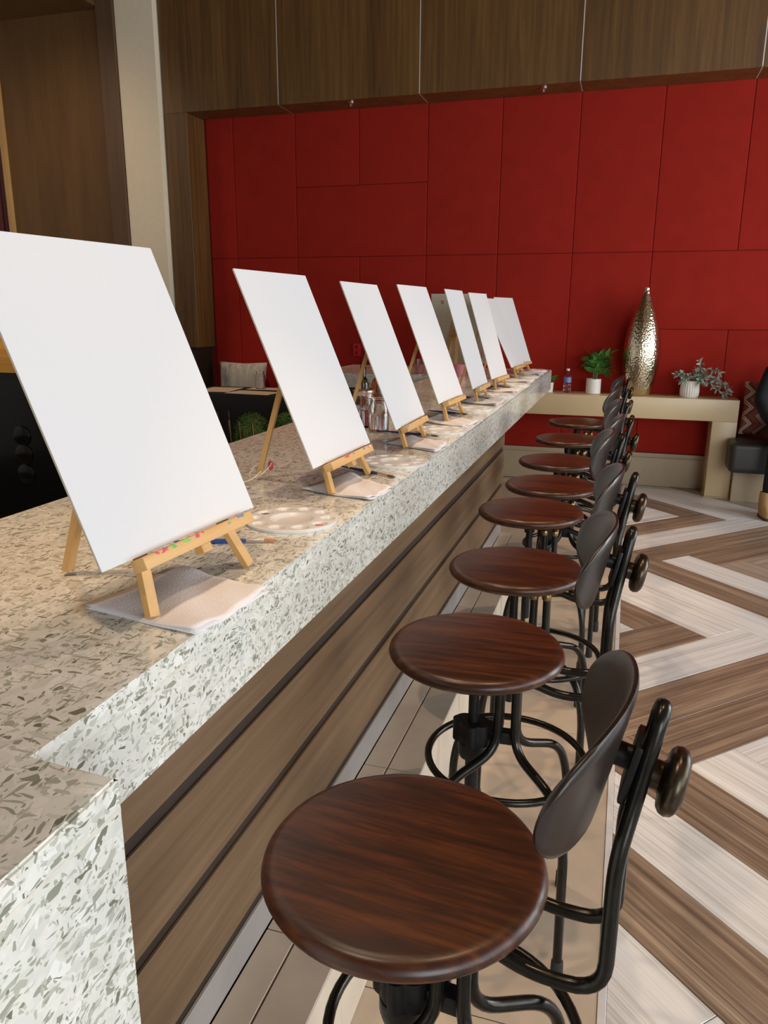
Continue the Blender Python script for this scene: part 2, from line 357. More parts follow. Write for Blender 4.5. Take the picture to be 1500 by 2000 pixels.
def smooth_path(pts, n=6):
    """Catmull-Rom through pts"""
    P = [Vector(p) for p in pts]; P = [P[0]*2-P[1]]+P+[P[-1]*2-P[-2]]; out = []
    for i in range(1, len(P)-2):
        for k in range(n):
            t = k/n; a, b, c, d = P[i-1:i+3]
            out.append(0.5*((2*b)+(c-a)*t+(2*a-5*b+4*c-d)*t*t+(3*b-a-3*c+d)*t**3))
    out.append(P[-2]); return out
def fillet(pts, r, n=6):
    P = [Vector(p) for p in pts]; out = [P[0]]
    for i in range(1, len(P)-1):
        a, b, c = P[i-1], P[i], P[i+1]; u = (a-b); v = (c-b)
        k = min(r, u.length*.49, v.length*.49); p0 = b+u.normalized()*k; p1 = b+v.normalized()*k
        for j in range(n+1):
            t = j/n; out.append((1-t)**2*p0+2*t*(1-t)*b+t*t*p1)
    out.append(P[-1]); return out
def empty(name, loc=(0, 0, 0), rz=0):
    o = bpy.data.objects.new(name, None); COL.objects.link(o); o.location = loc; o.rotation_euler = (0, 0, rz)
    o.empty_display_size = 0.05; return o
def tag(o, label, cat, group=None):
    o['label'] = label; o['category'] = cat
    if group: o['group'] = group
    return o
def struct(o, label=None):
    o['kind'] = 'structure'
    if label: o['label'] = label
    return o
def copy_tree(o, parent=None):
    c = o.copy(); COL.objects.link(c)
    if parent is not None: c.parent = parent
    for ch in list(o.children): copy_tree(ch, c)
    return c

# ================================================================== THE SETTING
YW = 6.85          # face of the red panels
K = YW/7.36
# ---- floor: base slab, herringbone planks, tile strip
fl = MB().box(-7.2, 5.0, -3.6, 7.2, -0.12, -0.012).build('floor', 'grout'); struct(fl, 'herringbone plank floor with a tan tiled strip along the bar')
XS0, XS1 = 0.050, 0.068
def clip(poly, ax, val, keep_gt):
    out = []
    for i in range(len(poly)):
        a, b = poly[i], poly[(i+1) % len(poly)]
        ia = (a[ax] > val) == keep_gt; ib = (b[ax] > val) == keep_gt
        if ia: out.append(a)
        if ia != ib:
            t = (val-a[ax])/(b[ax]-a[ax]); out.append((a[0]+t*(b[0]-a[0]), a[1]+t*(b[1]-a[1])))
    return out
PWID, PLEN = 0.2286, 7*0.2286; P0, Q0 = 2.845, 2.20; S2 = math.sqrt(2)
col1 = {(0, -7): 'b', (0, -6): 'w', (0, -5): 'b', (0, -4): 'w', (0, -3): 'g', (0, -2): 'w', (0, -1): 'b', (0, 0): 'w', (0, 1): 'w', (0, 2): 'b', (0, 3): 'g', (0, 4): 't', (1, 0): 'b', (1, -1): 'w', (1, 1): 'g', (0, 5): 't', (-1, 0): 'b', (-1, 1): 'w', (-1, 2): 'b', (-1, 3): 'w', (-1, 4): 'g', (-1, -1): 'w', (-1, 5): 'b', (-1, -2): 'b'}
col2 = {(0, 0): 'g', (0, -1): 'b', (0, -2): 'w', (0, 1): 'b', (0, 2): 'b', (0, 3): 'w', (0, 4): 'b', (0, -3): 'b', (-1, 1): 'b', (1, 1): 'g', (1, 0): 'b', (1, -1): 'w', (1, 2): 'b', (1, 3): 'b', (1, 4): 't', (0, 5): 'w', (0, 6): 'w', (-1, -3): 'w', (-1, -2): 'b', (-1, -4): 'w', (-1, -1): 'w', (-1, 0): 'b'}
MK = {'w': 'pl_white', 'b': 'pl_brown', 'g': 'pl_grey', 't': 'pl_tan'}
prnd = random.Random(3)
def plank(p0, p1, q0, q1, key, table, alongq):
    g = 0.0009
    c = [(p0+g, q0+g), (p1-g, q0+g), (p1-g, q1-g), (p0+g, q1-g)]
    poly = [((p-q)/S2, (p+q)/S2) for p, q in c]
    for ax, v, kg in ((0, XS1+0.001, True), (0, 3.1, False), (1, -0.6, True), (1, 6.825, False)):
        poly = clip(poly, ax, v, kg)
        if len(poly) < 3: return
    ck = table.get(key) or prnd.choice('wbwbgt')
    ang = 3*PI/4 if alongq else PI/4
    cx = ((p0+p1)/2-(q0+q1)/2)/S2; cy = ((p0+p1)/2+(q0+q1)/2)/S2
    ca, sa = math.cos(-ang), math.sin(-ang)
    loc = [((x-cx)*ca-(y-cy)*sa, (x-cx)*sa+(y-cy)*ca) for x, y in poly]
    mb = MB(); mb.prism(loc, -0.010, 0.0)
    es = [e for e in mb.bm.edges if all(abs(v.co.z) < 1e-6 for v in e.verts)]
    bmesh.ops.bevel(mb.bm, geom=es, offset=0.0012, segments=1, affect='EDGES')
    mb.build('plank', MK[ck], fl, loc=(cx, cy, 0), rot=(0, 0, ang))
for k in range(-3, 4):
    for i in range(-24, 24):
        a, b_ = P0+k*PLEN+i*PWID, Q0+k*PLEN-i*PWID
        plank(a, a+PWID, b_, b_+PLEN, (k, i), col1, True)
        plank(a+PWID-PLEN, a+PWID, b_-PWID, b_, (k, i), col2, False)
ty = [-0.6, 0.09, 1.31, 2.53, 3.75, 4.97, 6.19, 6.825]
for a, b_ in zip(ty, ty[1:]):
    MB().box(-0.452, XS0-0.001, a+0.0015, b_-0.0015, -0.010, 0.0, 0.001, 1).build('floor_tile', 'tile', fl)
for xa, xb in ((-1.9, -0.455), (-3.4, -1.903), (-4.9, -3.403)):
    for a, b_ in ((4.2, 5.4), (5.403, 6.82)):
        MB().box(xa, xb, a, b_, -0.010, 0.0, 0.001, 1).build('floor_tile', 'tile', fl)
struct(MB().box(XS0, XS1, -0.6, 6.825, -0.011, 0.0015, 0.0006, 1).build('trim_1', 'strip'), 'thin metal strip between tile and planks')
# ---- back wall with red padded panels
wb = MB().box(-7.2, 5.0, YW+0.012, YW+0.25, -0.02, 4.45).build('wall_back', 'red_gap'); struct(wb, 'back wall clad with red padded panels')
def redpanel(x0, x1, z0, z1):
    g = 0.0010
    MB().box(x0+g, x1-g, YW, YW+0.03, z0+g, z1-g, 0.008, 4).build('wall_panel', 'red', wb, smooth=50)
X = [-3.845, -3.573, -2.962, -2.362, -1.748, -1.124, -0.503, 0.125, 0.754, 1.385, 2.015, 2.65]
Z0, Z1, Z2, Z3, Z4 = 0.285, 1.309, 1.913, 2.509, 3.14
for i in (0, 1, 4, 5, 6, 7, 8, 9, 10): redpanel(X[i], X[i+1], Z2, Z4)
redpanel(X[2], X[3], Z3, Z4); redpanel(X[3], X[4], Z3, Z4); redpanel(X[2], X[4], Z2, Z3)
for i in (0, 1, 2, 3, 4, 5, 6): redpanel(X[i], X[i+1], Z0, Z2)
redpanel(X[7], X[9], Z1, Z2); redpanel(X[9], X[11], Z1, Z2)
for i in (7, 8, 9, 10): redpanel(X[i], X[i+1], Z0, Z1)
bb = MB().box(-3.845, 2.65, 6.833, YW+0.02, 0.0, 0.245, 0.004).box(-3.845, 2.65, 6.838, YW+0.02, 0.245, 0.283, 0.004)
struct(bb.build('baseboard_back', 'baseboard', smooth=40), 'tall taupe baseboard below the red panels')
# ---- walnut header and jamb framing the red recess
YH = 6.548; ZH = 3.116
hd = MB().box(-4.079, 2.8, YH+0.03, YW+0.011, ZH+0.03, 4.45).build('trim_2', 'reveal'); struct(hd, 'walnut veneer header above the red wall')
HX = [-4.079, -2.975, -1.748, -0.500, 0.748, 2.0, 2.8]
for a, b_ in zip(HX, HX[1:]):
    MB().box(a+0.004, b_-0.004, YH, YH+0.03, ZH, 4.44, 0.001, 1).build('header_panel', 'header', hd)
    MB().box(max(a+0.004, -3.858), b_-0.004, YH+0.03, YW-0.01, ZH, ZH+0.02).build('soffit_panel', 'header', hd)
for x in HX[1:-1]:
    MB().box(x-0.0038, x+0.0038, YH+0.002, YH+0.01, ZH, 4.44).box(x-0.0038, x+0.0038, YH+0.002, YW-0.012, ZH+0.001, ZH+0.006).build('joint_strip', 'strip', hd)
for x in (-2.36, -0.78, 1.37):
    so = MB().lathe([(0.030, 0), (0.030, -0.008), (0.022, -0.012), (0.012, -0.030), (0.004, -0.034)], 16, (x, YH+0.10, ZH)).build('soffit_fixture', 'chrome', None, 40)
    tag(so, {-2.36: 'small chrome fixture under the walnut header, left one', -0.78: 'small chrome fixture under the walnut header, right one', 1.37: 'small chrome fixture under the header, beyond the right edge'}[x], 'fixture', 'header fixtures')
jb = MB().box(-4.079, -3.858, YH, YW+0.01, 1.10, ZH, 0.002, 1).build('trim_3', 'header'); struct(jb, 'walnut jamb at the left of the red wall')
jl = MB().box(-4.079, -3.90, YH+0.02, YW+0.01, 0.0, 1.10).build('trim_4', 'reveal'); struct(jl, 'dark lower part of the jamb')
# ---- cream column, amber niche wall, soffit at the far left
struct(MB().box(-4.470, -4.092, YH-0.06, YW+0.01, 0, 4.45, 0.003).build('trim_5', 'cream'), 'cream painted column beside the walnut wall')
struct(MB().box(-4.640, -4.474, YH-0.09, YW+0.01, 0, 4.45, 0.003).build('trim_6', 'frame'), 'walnut pilaster left of the cream column')
struct(MB().box(-5.78, -4.642, YH-0.02, YW+0.01, 0, 4.0).build('trim_7', 'niche'), 'amber brown veneer panel behind the back bar')
struct(MB().box(-7.0, -4.642, 3.6, YW, 3.985, 4.45).build('trim_8', 'niche'), 'brown soffit over the back bar')
struct(MB().box(-5.83, -5.785, YH-0.06, YW, 0, 3.98).build('trim_9', 'pine'), 'pale wood edge strip beside the maroon screen')
sr_ = empty('ribbed_screen', (-6.4, YH, 0)); tag(sr_, 'maroon ribbed screen at the far left edge', 'screen')
for i in range(14):
    x = -0.58+i*0.085
    MB().tube([(x, 0, 0), (x, 0, 3.97)], 0.040, 8).build('rib', 'maroon', sr_, 40)
# ---- rest of the room shell (walls around and behind the camera)
struct(MB().box(-7.2, -7.0, -3.6, 7.1, 0, 4.45).build('wall_left', 'plaster'))
struct(MB().box(-7.2, 5.0, -3.6, 7.1, 4.45, 4.6).build('ceiling', 'header'))
wr = MB().box(4.8, 5.0, -3.6, 7.1, 0, 0.45).box(4.8, 5.0, -3.6, 7.1, 3.65, 4.45)
for a, b_ in ((-3.6, -2.4), (0.0, 0.4), (2.8, 3.2), (5.6, 7.1)): wr.box(4.8, 5.0, a, b_, 0.45, 3.65)
struct(wr.build('wall_right', 'plaster'))
wf = MB().box(-7.2, 1.5, -3.6, -3.4, 0, 4.45).box(4.3, 5.0, -3.6, -3.4, 0, 4.45).box(1.5, 4.3, -3.6, -3.4, 0, 0.45).box(1.5, 4.3, -3.6, -3.4, 3.65, 4.45)
struct(wf.build('wall_front', 'plaster'))
for i, (a, b_) in enumerate(((-2.4, 0.0), (0.4, 2.8), (3.2, 5.6))):
    fr = MB()
    for y in (a, (a+b_)/2-0.03, b_-0.06): fr.box(4.86, 4.92, y, y+0.06, 0.45, 3.65)
    for z in (0.45, 2.55, 3.59): fr.box(4.86, 4.92, a, b_, z, z+0.06)
    struct(fr.build('window_%d' % (i+1), 'reveal'))

# ================================================================== THE BAR
ZC = 0.995; XE = -0.568; XB = -1.312
ct = empty('bar_counter', (0, 0, 0)); tag(ct, 'long glossy terrazzo bar counter with recycled glass chips', 'counter')
# slab in an L: main run and the far return; each slab of stone is a part
slab = MB().prism([(XB, -0.75), (-0.455, -0.75), (-0.455, 0.570), (XE, 0.570), (XE, 6.35), (XB, 6.35)], ZC-0.036, ZC)
bmesh.ops.bevel(slab.bm, geom=[e for e in slab.bm.edges if all(v.co.z > ZC-1e-5 for v in e.verts)], offset=0.003, segments=2, affect='EDGES')
slab.build('counter_slab', 'terrazzo', ct, 40)
MB().box(-2.25, XB-0.0003, 5.42, 6.35, ZC-0.036, ZC).build('counter_slab', 'terrazzo', ct, 40)
MB().box(XE-0.034, XE, 0.570, 6.35, 0.843, ZC-0.0362).build('apron', 'terrazzo', ct)
MB().box(-2.25, XE-0.035, 6.32, 6.35, 0.843, ZC-0.0362).build('apron', 'terrazzo', ct)
MB().box(-2.25, XB, 5.42, 5.45, 0.895, ZC-0.0362).build('apron', 'terrazzo', ct)
MB().box(-0.80, -0.455, -0.75, 0.570, 0.0, ZC-0.0362).build('end_panel', 'terrazzo', ct)
MB().box(XE-0.002, XE+0.0003, 0.5705, 6.35, ZC-0.039, ZC-0.034).build('glue_seam', 'seam', ct)
MB().box(-0.457, -0.4547, -0.75, 0.570, ZC-0.039, ZC-0.034).build('glue_seam', 'seam', ct)
ba = empty('oak_bar_cabinet', (0, 0, 0)); tag(ba, 'bar front clad in horizontal brown oak boards with dark reveals', 'bar')
MB().box(-1.20, -0.610, 0.572, 4.15, 0.0, ZC-0.037).build('carcass', 'reveal', ba)
for z0, z1 in ((0.742, 0.958), (0.543, 0.714), (0.348, 0.517)):
    MB().box(-0.6098, -0.6026, 0.574, 4.17, z0, z1, 0.0015, 1).build('board', 'barwood', ba)
MB().box(-0.6098, -0.603, 0.574, 4.17, 0.2445, 0.322, 0.001, 1).build('plinth', 'tile_grey', ba)
rb = MB().box(-2.15, -1.18, 5.5, 6.25, 0, ZC-0.037, 0.002).build('return_cabinet', 'barwood'); tag(rb, 'brown cabinet carrying the far return of the counter', 'cabinet')
le = empty('foot_ledge', (0, 0, 0)); tag(le, 'raised tiled foot ledge along the bar front', 'ledge')
MB().box(-0.60, -0.455, 0.574, 4.15, 0.0, 0.236).build('ledge_core', 'grout', le)
ly = [0.574, 1.16, 1.77, 2.38, 2.99, 3.60, 4.17]
for a, b_ in zip(ly, ly[1:]):
    MB().box(-0.601, -0.537, a+.0012, b_-.0012, 0.236, 0.2435, 0.001, 1).build('ledge_tile', 'tile_ledge', le)
    MB().box(-0.533, -0.443, a+.0012, b_-.0012, 0.236, 0.2435, 0.001, 1).build('ledge_tile', 'tile_ledge', le)
    MB().box(-0.4548, -0.4435, a+.0012, b_-.0012, 0.001, 0.235, 0.001, 1).build('riser_tile', 'tile_edge', le)

# ================================================================== STOOLS
def make_stool():
    """origin: leg axis on the floor, +X towards the backrest"""
    r = empty('bar_stool')
    sx = -0.078; SZ = 0.723; T = 0.034; R = 0.1975
    prof = [(0.0, SZ-T), (R*0.88, SZ-T), (R*0.945, SZ-T+0.003), (R*0.985, SZ-T+0.010), (R, SZ-T*0.5), (R*0.992, SZ-0.011), (R*0.965, SZ-0.0035), (R*0.925, SZ-0.0008), (R*0.89, SZ), (0.0, SZ)]
    prof = [(max(a, 0.0005), b) for a, b in prof]
    MB().lathe(prof, 72, (sx, 0, 0)).build('seat', 'seat', r, 40)
    # screw post and lobed cast hub
    MB().lathe([(0.0125, 0.43), (0.0125, 0.66)], 20, (sx, 0, 0)).lathe([(0.055, 0.676), (0.055, 0.688)], 24, (sx, 0, 0)).lathe([(0.019, 0.63), (0.021, 0.676)], 20, (sx, 0, 0)).build('seat_post', 'cast', r, 40)
    lob = []
    for i in range(48):
        a = 2*PI*i/48; rad = 0.033+0.010*max(0, math.cos(2*a+0.6))**1 + 0.006*max(0, math.cos(4*a))
        lob.append((sx+rad*math.cos(a), rad*math.sin(a)))
    hb = MB().prism(lob, 0.478, 0.530)
    hb.lathe([(0.030, 0.44), (0.034, 0.455), (0.034, 0.479)], 28, (sx, 0, 0))
    hb.lathe([(0.016, 0.28), (0.016, 0.441)], 16, (sx, 0, 0))
    hub = hb.build('hub', 'cast', r, 35)
    MB().box(sx+0.02, 0.02, -0.014, 0.014, 0.485, 0.515, 0.004).build('hub_arm', 'cast', r, 35)
    # collar plate under the seat
    MB().box(sx, 0.035, -0.030, 0.030, 0.662, 0.688, 0.004).build('seat_plate', 'cast', r, 35)
    for k in range(4):
        a = PI/4+k*PI/2; c, s = math.cos(a), math.sin(a)
        path = fillet([(0.026*c, 0.026*s, 0.655), (0.028*c, 0.028*s, 0.475), (0.170*c, 0.170*s, 0.430), (0.202*c, 0.202*s, 0.335), (0.208*c, 0.208*s, 0.012)], 0.05, 6)
        lg = MB().tube(path, 0.0105, 12).build('leg', 'steel', r, 40)
        MB().lathe([(0.0125, 0.0), (0.0145, 0.004), (0.0135, 0.045), (0.0112, 0.050)], 14, (0.208*c, 0.208*s, 0)).build('foot_cap', 'rubber', lg, 40)
        MB().lathe([(0.0125, 0.628), (0.0140, 0.634), (0.0140, 0.640), (0.0125, 0.646)], 14, (0.026*c, 0.026*s, 0)).build('collar', 'brass', lg, 40)
    MB().tube([(0.180*math.cos(2*PI*i/56), 0.180*math.sin(2*PI*i/56), 0.450) for i in range(56)], 0.0085, 10, True).build('foot_ring', 'steel', r, 40)
    # backrest: hairpin tube, pad, clamp, knob
    hp = [(-0.03, -0.058, 0.676), (0.050, -0.058, 0.672), (0.110, -0.060, 0.650), (0.203, -0.060, 0.652), (0.203, -0.058, 0.745), (0.203, -0.054, 0.835), (0.216, -0.026, 0.900), (0.232, -0.020, 0.995)]
    top = [(0.235, -0.012, 1.009), (0.236, 0, 1.013), (0.235, 0.012, 1.009)]
    fullp = fillet(hp, 0.06, 6)[:-1] + [Vector(hp[-1])] + [Vector(t) for t in top] + [Vector((p.x, -p.y, p.z)) for p in reversed(fillet(hp, 0.06, 6))]
    MB().tube(fullp, 0.0095, 12).build('back_tube', 'steel', r, 40)
    pad = bmesh.new(); nu, nv = 28, 12; RC = 0.20; TH = 0.0065; HW = 0.195; HH = 0.088
    def padpt(u, v, off):
        th = u*HW/RC
        tilt = 0.22
        x = 0.184-RC*(1-math.cos(th))*0.62; y = RC*math.sin(th)*1.06
        z = 0.948+v
        nx, ny = math.cos(th), math.sin(th)
        return Vector((x+tilt*v-off*nx, y-off*ny, z))
    grid = {}
    for side in (0, 1):
        for i in range(nu+1):
            u = -1+2*i/nu; u = math.sin(u*PI/2)
            hh = HH*math.sqrt(max(0.0, 1-abs(u)**2.4))
            for j in range(nv+1):
                v = hh*math.sin((-1+2*j/nv)*PI/2)
                edge = min(1.0, 6*(1-max(abs(u)**2.4, (abs(v)/hh)**2 if hh > 1e-6 else 1)))
                grid[side, i, j] = pad.verts.new(padpt(u, v, (TH if side else -TH)*(0.35+0.65*max(0, edge))))
    for side in (0, 1):
        for i in range(nu):
            for j in range(nv):
                f = (grid[side, i, j], grid[side, i+1, j], grid[side, i+1, j+1], grid[side, i, j+1])
                try: pad.faces.new(f if side else f[::-1])
                except ValueError: pass
    for i in range(nu):
        for j in (0, nv):
            try: pad.faces.new((grid[0, i, j], grid[0, i+1, j], grid[1, i+1, j], grid[1, i, j]))
            except ValueError: pass
    bmesh.ops.remove_doubles(pad, verts=pad.verts, dist=0.0002)
    mb = MB(); mb.bm.free(); mb.bm = pad
    mb.build('back_pad', 'pad', r, 60)
    T1 = Matrix.Translation((0.208, 0, 0.932)) @ Matrix.Rotation(0.20, 4, 'Y')
    MB().obox(T1, 0.010, 0.058, 0.080, 0.004).obox(T1 @ Matrix.Translation((0.018, 0, 0)), 0.006, 0.050, 0.060, 0.004).build('clamp', 'cast', r, 35)
    ax = Matrix.Rotation(0.20, 4, 'Y')
    MB().lathe([(0.015, -0.028), (0.015, 0.0)], 20, axis='X').xf(Matrix.Translation((0.208, 0, 0.940)) @ ax).build('pad_stem', 'cast', r, 40)
    kn = [(0.010, 0.0), (0.018, 0.004), (0.018, 0.028), (0.022, 0.032), (0.035, 0.033), (0.040, 0.037), (0.042, 0.043), (0.040, 0.050), (0.034, 0.055), (0.014, 0.056), (0.010, 0.053), (0.001, 0.053)]
    MB().lathe(kn, 32, axis='X').xf(Matrix.Translation((0.212, 0, 0.930)) @ ax).build('knob', 'bronze', r, 40)
    return r
stools = [(-0.241, 0.881, -0.09, 0), (-0.274, 1.595, 0.05, 0), (-0.266, 2.184, 0.02, 0), (-0.305, 2.871, 0.04, 0), (-0.274, 3.352, -0.05, 0), (-0.292, 3.924, 0.02, 0), (-0.295, 4.651, -0.10, 0), (-0.291, 5.411, 0.03, 0)]
SL = ['nearest bar stool, round dark wood seat filling the foreground', 'second bar stool from the camera, round dark wood seat',
      'third bar stool from the camera along the counter', 'fourth bar stool from the camera along the counter',
      'fifth bar stool from the camera along the counter', 'sixth bar stool from the camera along the counter',
      'seventh bar stool from the camera, last but one in the row', 'eighth bar stool, farthest one, nearest to the red wall']
st0 = make_stool()
for i, (x, y, a, _) in enumerate(stools):
    o = st0 if i == 0 else copy_tree(st0)
    o.location = (x+0.078*math.cos(a), y+0.078*math.sin(a), 0); o.rotation_euler = (0, 0, a)
    tag(o, SL[i], 'stool', 'bar stools along the counter')

# ================================================================== EASELS AND CANVASES
CW, CH = 0.406, 0.508
def make_easel():
    """origin on the counter below the canvas centre, canvas faces +X; lean set by TL"""
    r = empty('tabletop_easel')
    return r
def easel_and_canvas(x, y, z, yaw, tilt, i, lab_e, lab_c, ledge_shift=0.01, back=False):
    base = Vector((x, y, ZC)); r = empty('tabletop_easel', base, yaw)
    n_up = lambda h: Vector((-math.sin(tilt)*h, 0, math.cos(tilt)*h))
    hz = z-ZC                                        # height of the canvas bottom
    foot = Vector((math.tan(tilt)*hz, 0, 0))         # where the canvas plane meets the counter
    nrm = Vector((math.cos(tilt), 0, math.sin(tilt)))
    def P(s, y_, off=0.0): return foot + n_up(s) + Vector((0, y_, 0)) - nrm*off
    s0 = hz/math.cos(tilt)
    TL = 0.0125
    rotm = Matrix.Rotation(-tilt, 4, 'Y')
    for sgn in (-1, 1):
        a = P(0.009, sgn*0.135, 0.004+TL/2); b = P(0.43, sgn*0.022, 0.004+TL/2)
        d = b-a; ln = d.length; ang = math.atan2(d.y, ln)
        mt = Matrix.Translation((a+b)/2) @ rotm @ Matrix.Rotation(-math.asin(d.y/ln), 4, 'X')
        MB().obox(Matrix.Identity(4), TL, 0.021, ln, 0.0012).build('front_leg', 'pine', r).matrix_local = mt
    # rear leg
    a = Vector((-0.246, -0.022, 0.008)); b = P(0.41, 0, 0.022); d = b-a
    q = d.to_track_quat('Z', 'Y').to_matrix().to_4x4()
    MB().obox(Matrix.Identity(4), 0.022, 0.013, d.length, 0.0012).build('rear_leg', 'pine', r).matrix_local = Matrix.Translation((a+b)/2) @ q
    # ledge, its back strip, cross bar
    for nm, s, off, dx, hh, ww, mt_ in (('ledge', s0-0.0125, -0.008, 0.026, 0.020, 0.30, 'ledge'), ('cross_bar', 0.27, 0.004+TL+0.004, 0.008, 0.018, 0.14, 'pine')):
        o = MB().obox(Matrix.Identity(4), dx, ww, hh, 0.0015).build(nm, mt_, r)
        o.matrix_local = Matrix.Translation(P(s, ledge_shift if nm == 'ledge' else 0, off)) @ rotm
    o = MB().obox(Matrix.Identity(4), 0.018, 0.026, 0.014, 0.0015).build('ledge_peg', 'pine', r)
    o.matrix_local = Matrix.Translation(P(s0-0.030, 0.02, -0.002)) @ rotm
    tag(r, lab_e, 'easel', 'tabletop easels on the counter')
    c = empty('canvas', base + Matrix.Rotation(yaw, 3, 'Z') @ (foot+n_up(s0)), 0)
    c.rotation_euler = (Matrix.Rotation(yaw, 3, 'Z') @ Matrix.Rotation(-tilt, 3, 'Y')).to_euler()
    MB().box(-0.0005, 0.0006, -CW/2, CW/2, 0, CH, 0.0004, 1).build('canvas_face', 'canvas', c)
    MB().box(-0.0035, -0.0005, -CW/2+0.0004, CW/2-0.0004, 0.0004, CH-0.0004).build('backing_board', 'canvas_back', c)
    if back:
        hk = [(-0.006, 0.12+0.006*math.cos(t), CH-0.06+0.012*math.sin(t)) for t in [2*PI*k/14 for k in range(14)]]
        MB().tube(hk, 0.0014, 6, True).build('hanging_ring', 'cast', c, 40)
    tag(c, lab_c, 'canvas', 'blank canvases on easels')
    return r
CV = [(-0.668, 1.068, 1.089, -0.084, 0.398), (-0.702, 1.906, 1.075, -0.029, 0.397), (-0.711, 2.618, 1.068, 0.016, 0.383), (-0.715, 3.296, 1.078, -0.044, 0.375),
      (-0.722, 4.033, 1.069, -0.009, 0.315), (-0.722, 4.675, 1.065, -0.074, 0.310), (-0.725, 5.49, 1.077, -0.073, 0.463), (-0.76, 6.00, 1.068, -0.20, 0.35)]
ORD = ['nearest', 'second', 'third', 'fourth', 'fifth', 'sixth', 'seventh', 'eighth and farthest']
for i, (x, y, z, yaw, t) in enumerate(CV):
    easel_and_canvas(x, y, z, yaw, t, i, 'small pine easel holding the %s canvas from the camera' % ORD[i], 'blank white canvas, %s from the camera along the bar front' % ORD[i] if i else 'largest blank white canvas, nearest to the camera')
easel_and_canvas(-1.20, 5.78, 1.068, PI/2, 0.20, 8, 'pine easel seen from behind on the far counter return', 'canvas seen from its brown back on the far counter return', back=True)
# string loop with red bead on the second easel's rear foot
sl = empty('string_loop', (-0.945, 1.888, ZC)); tag(sl, 'cream string with red bead around the second easel\'s rear foot', 'string')
lp = [(0.028*math.cos(t)+0.004, 0.042*math.sin(t), 0.032+0.020*math.sin(t+0.4)) for t in [2*PI*k/20 for k in range(20)]]
MB().tube(lp, 0.0014, 6, True).build('loop', 'string', sl, 40)
MB().tube(smooth_path([(0.02, -0.03, 0.03), (0.0, -0.06, 0.01), (-0.04, -0.085, 0.002), (-0.09, -0.09, 0.002)]), 0.0014, 6).build('tail', 'string', sl, 40)
MB().lathe([(0.002, 0.024), (0.006, 0.028), (0.007, 0.036), (0.006, 0.046), (0.002, 0.05)], 12, (0.026, 0.018, 0)).build('bead', 'tag', sl, 40)

# ---- paint palettes
def palette_mesh(R=0.103):
    bm = bmesh.new(); seg = 120; wells = []
    for k in range(10):
        a = 2*PI*(k+0.5)/10; wells.append((R*0.775*math.cos(a), R*0.775*math.sin(a), R*0.155, 0.0065))
    wells.append((0, 0, R*0.47, 0.0075))
    def h(x, y):
        z = 0.0085
        for wx, wy, wr_, dp in wells:
            d = math.hypot(x-wx, y-wy)/wr_
            if d < 1.0: z = min(z, 0.0085-dp*min(1, (1-d*d)*1.9))
        return z
    nr = 46; rings = []
    for i in range(nr+1):
        rad = R*i/nr
        if i == 0: rings.append([bm.verts.new((0, 0, h(0, 0)))]); continue
        rings.append([bm.verts.new((rad*math.cos(2*PI*k/seg), rad*math.sin(2*PI*k/seg), h(rad*math.cos(2*PI*k/seg), rad*math.sin(2*PI*k/seg)) if i < nr else 0.0075)) for k in range(seg)])
    for k in range(seg): bm.faces.new((rings[0][0], rings[1][k], rings[1][(k+1) % seg]))
    for a, b_ in zip(rings[1:], rings[2:]):
        for k in range(seg): bm.faces.new((a[k], b_[k], b_[(k+1) % seg], a[(k+1) % seg]))
    lo = [bm.verts.new((R*0.97*math.cos(2*PI*k/seg), R*0.97*math.sin(2*PI*k/seg), 0)) for k in range(seg)]
    for k in range(seg): bm.faces.new((rings[-1][k], lo[k], lo[(k+1) % seg], rings[-1][(k+1) % seg]))
    bm.faces.new(lo[::-1])
    mb = MB(); mb.bm.free(); mb.bm = bm
    return mb.mesh('dish', 'palette', 50), wells
pal_me, wells = palette_mesh()
def blob(r, hgt, seed):
    rn = random.Random(seed); mb = MB(); n = 20; pr = []
    ring = [r*(0.88+0.16*rn.random()) for _ in range(n)]
    bm = mb.bm; c = bm.verts.new((0, 0, hgt)); mid = [bm.verts.new((ring[k]*.7*math.cos(2*PI*k/n), ring[k]*.7*math.sin(2*PI*k/n), hgt*0.85)) for k in range(n)]
    out = [bm.verts.new((ring[k]*math.cos(2*PI*k/n), ring[k]*math.sin(2*PI*k/n), 0)) for k in range(n)]
    for k in range(n):
        j = (k+1) % n; bm.faces.new((c, mid[k], mid[j])); bm.faces.new((mid[k], out[k], out[j], mid[j]))
    return mb
blob_me = {m: blob(0.0125, 0.0028, s).mesh('paint', m, 60) for s, m in enumerate(('pt_red', 'pt_black', 'pt_white'))}
PAL = [(-0.682, 1.512), (-0.655, 2.235), (-0.668, 2.905), (-0.690, 3.613), (-0.668, 4.24), (-0.665, 4.90), (-0.69, 5.60), (-0.69, 6.19)]
for i, (x, y) in enumerate(PAL):
    p = empty('paint_palette', (x, y, ZC), [0.0, 0.08, -0.05, 0.1, 0.0, 0.06, -0.03, 0.04][i])
    d = bpy.data.objects.new('dish', pal_me); COL.objects.link(d); d.parent = p
    for k, mname in ((9, 'pt_red'), (4, 'pt_black'), (6, 'pt_white')):
        wx, wy, _, _ = wells[k]
        b_ = bpy.data.objects.new('paint', blob_me[mname]); COL.objects.link(b_); b_.parent = p; b_.location = (wx, wy, 0.0026)
    tag(p, 'round white ten-well palette just beyond the %s easel' % ORD[i], 'palette', 'paint palettes on the counter')

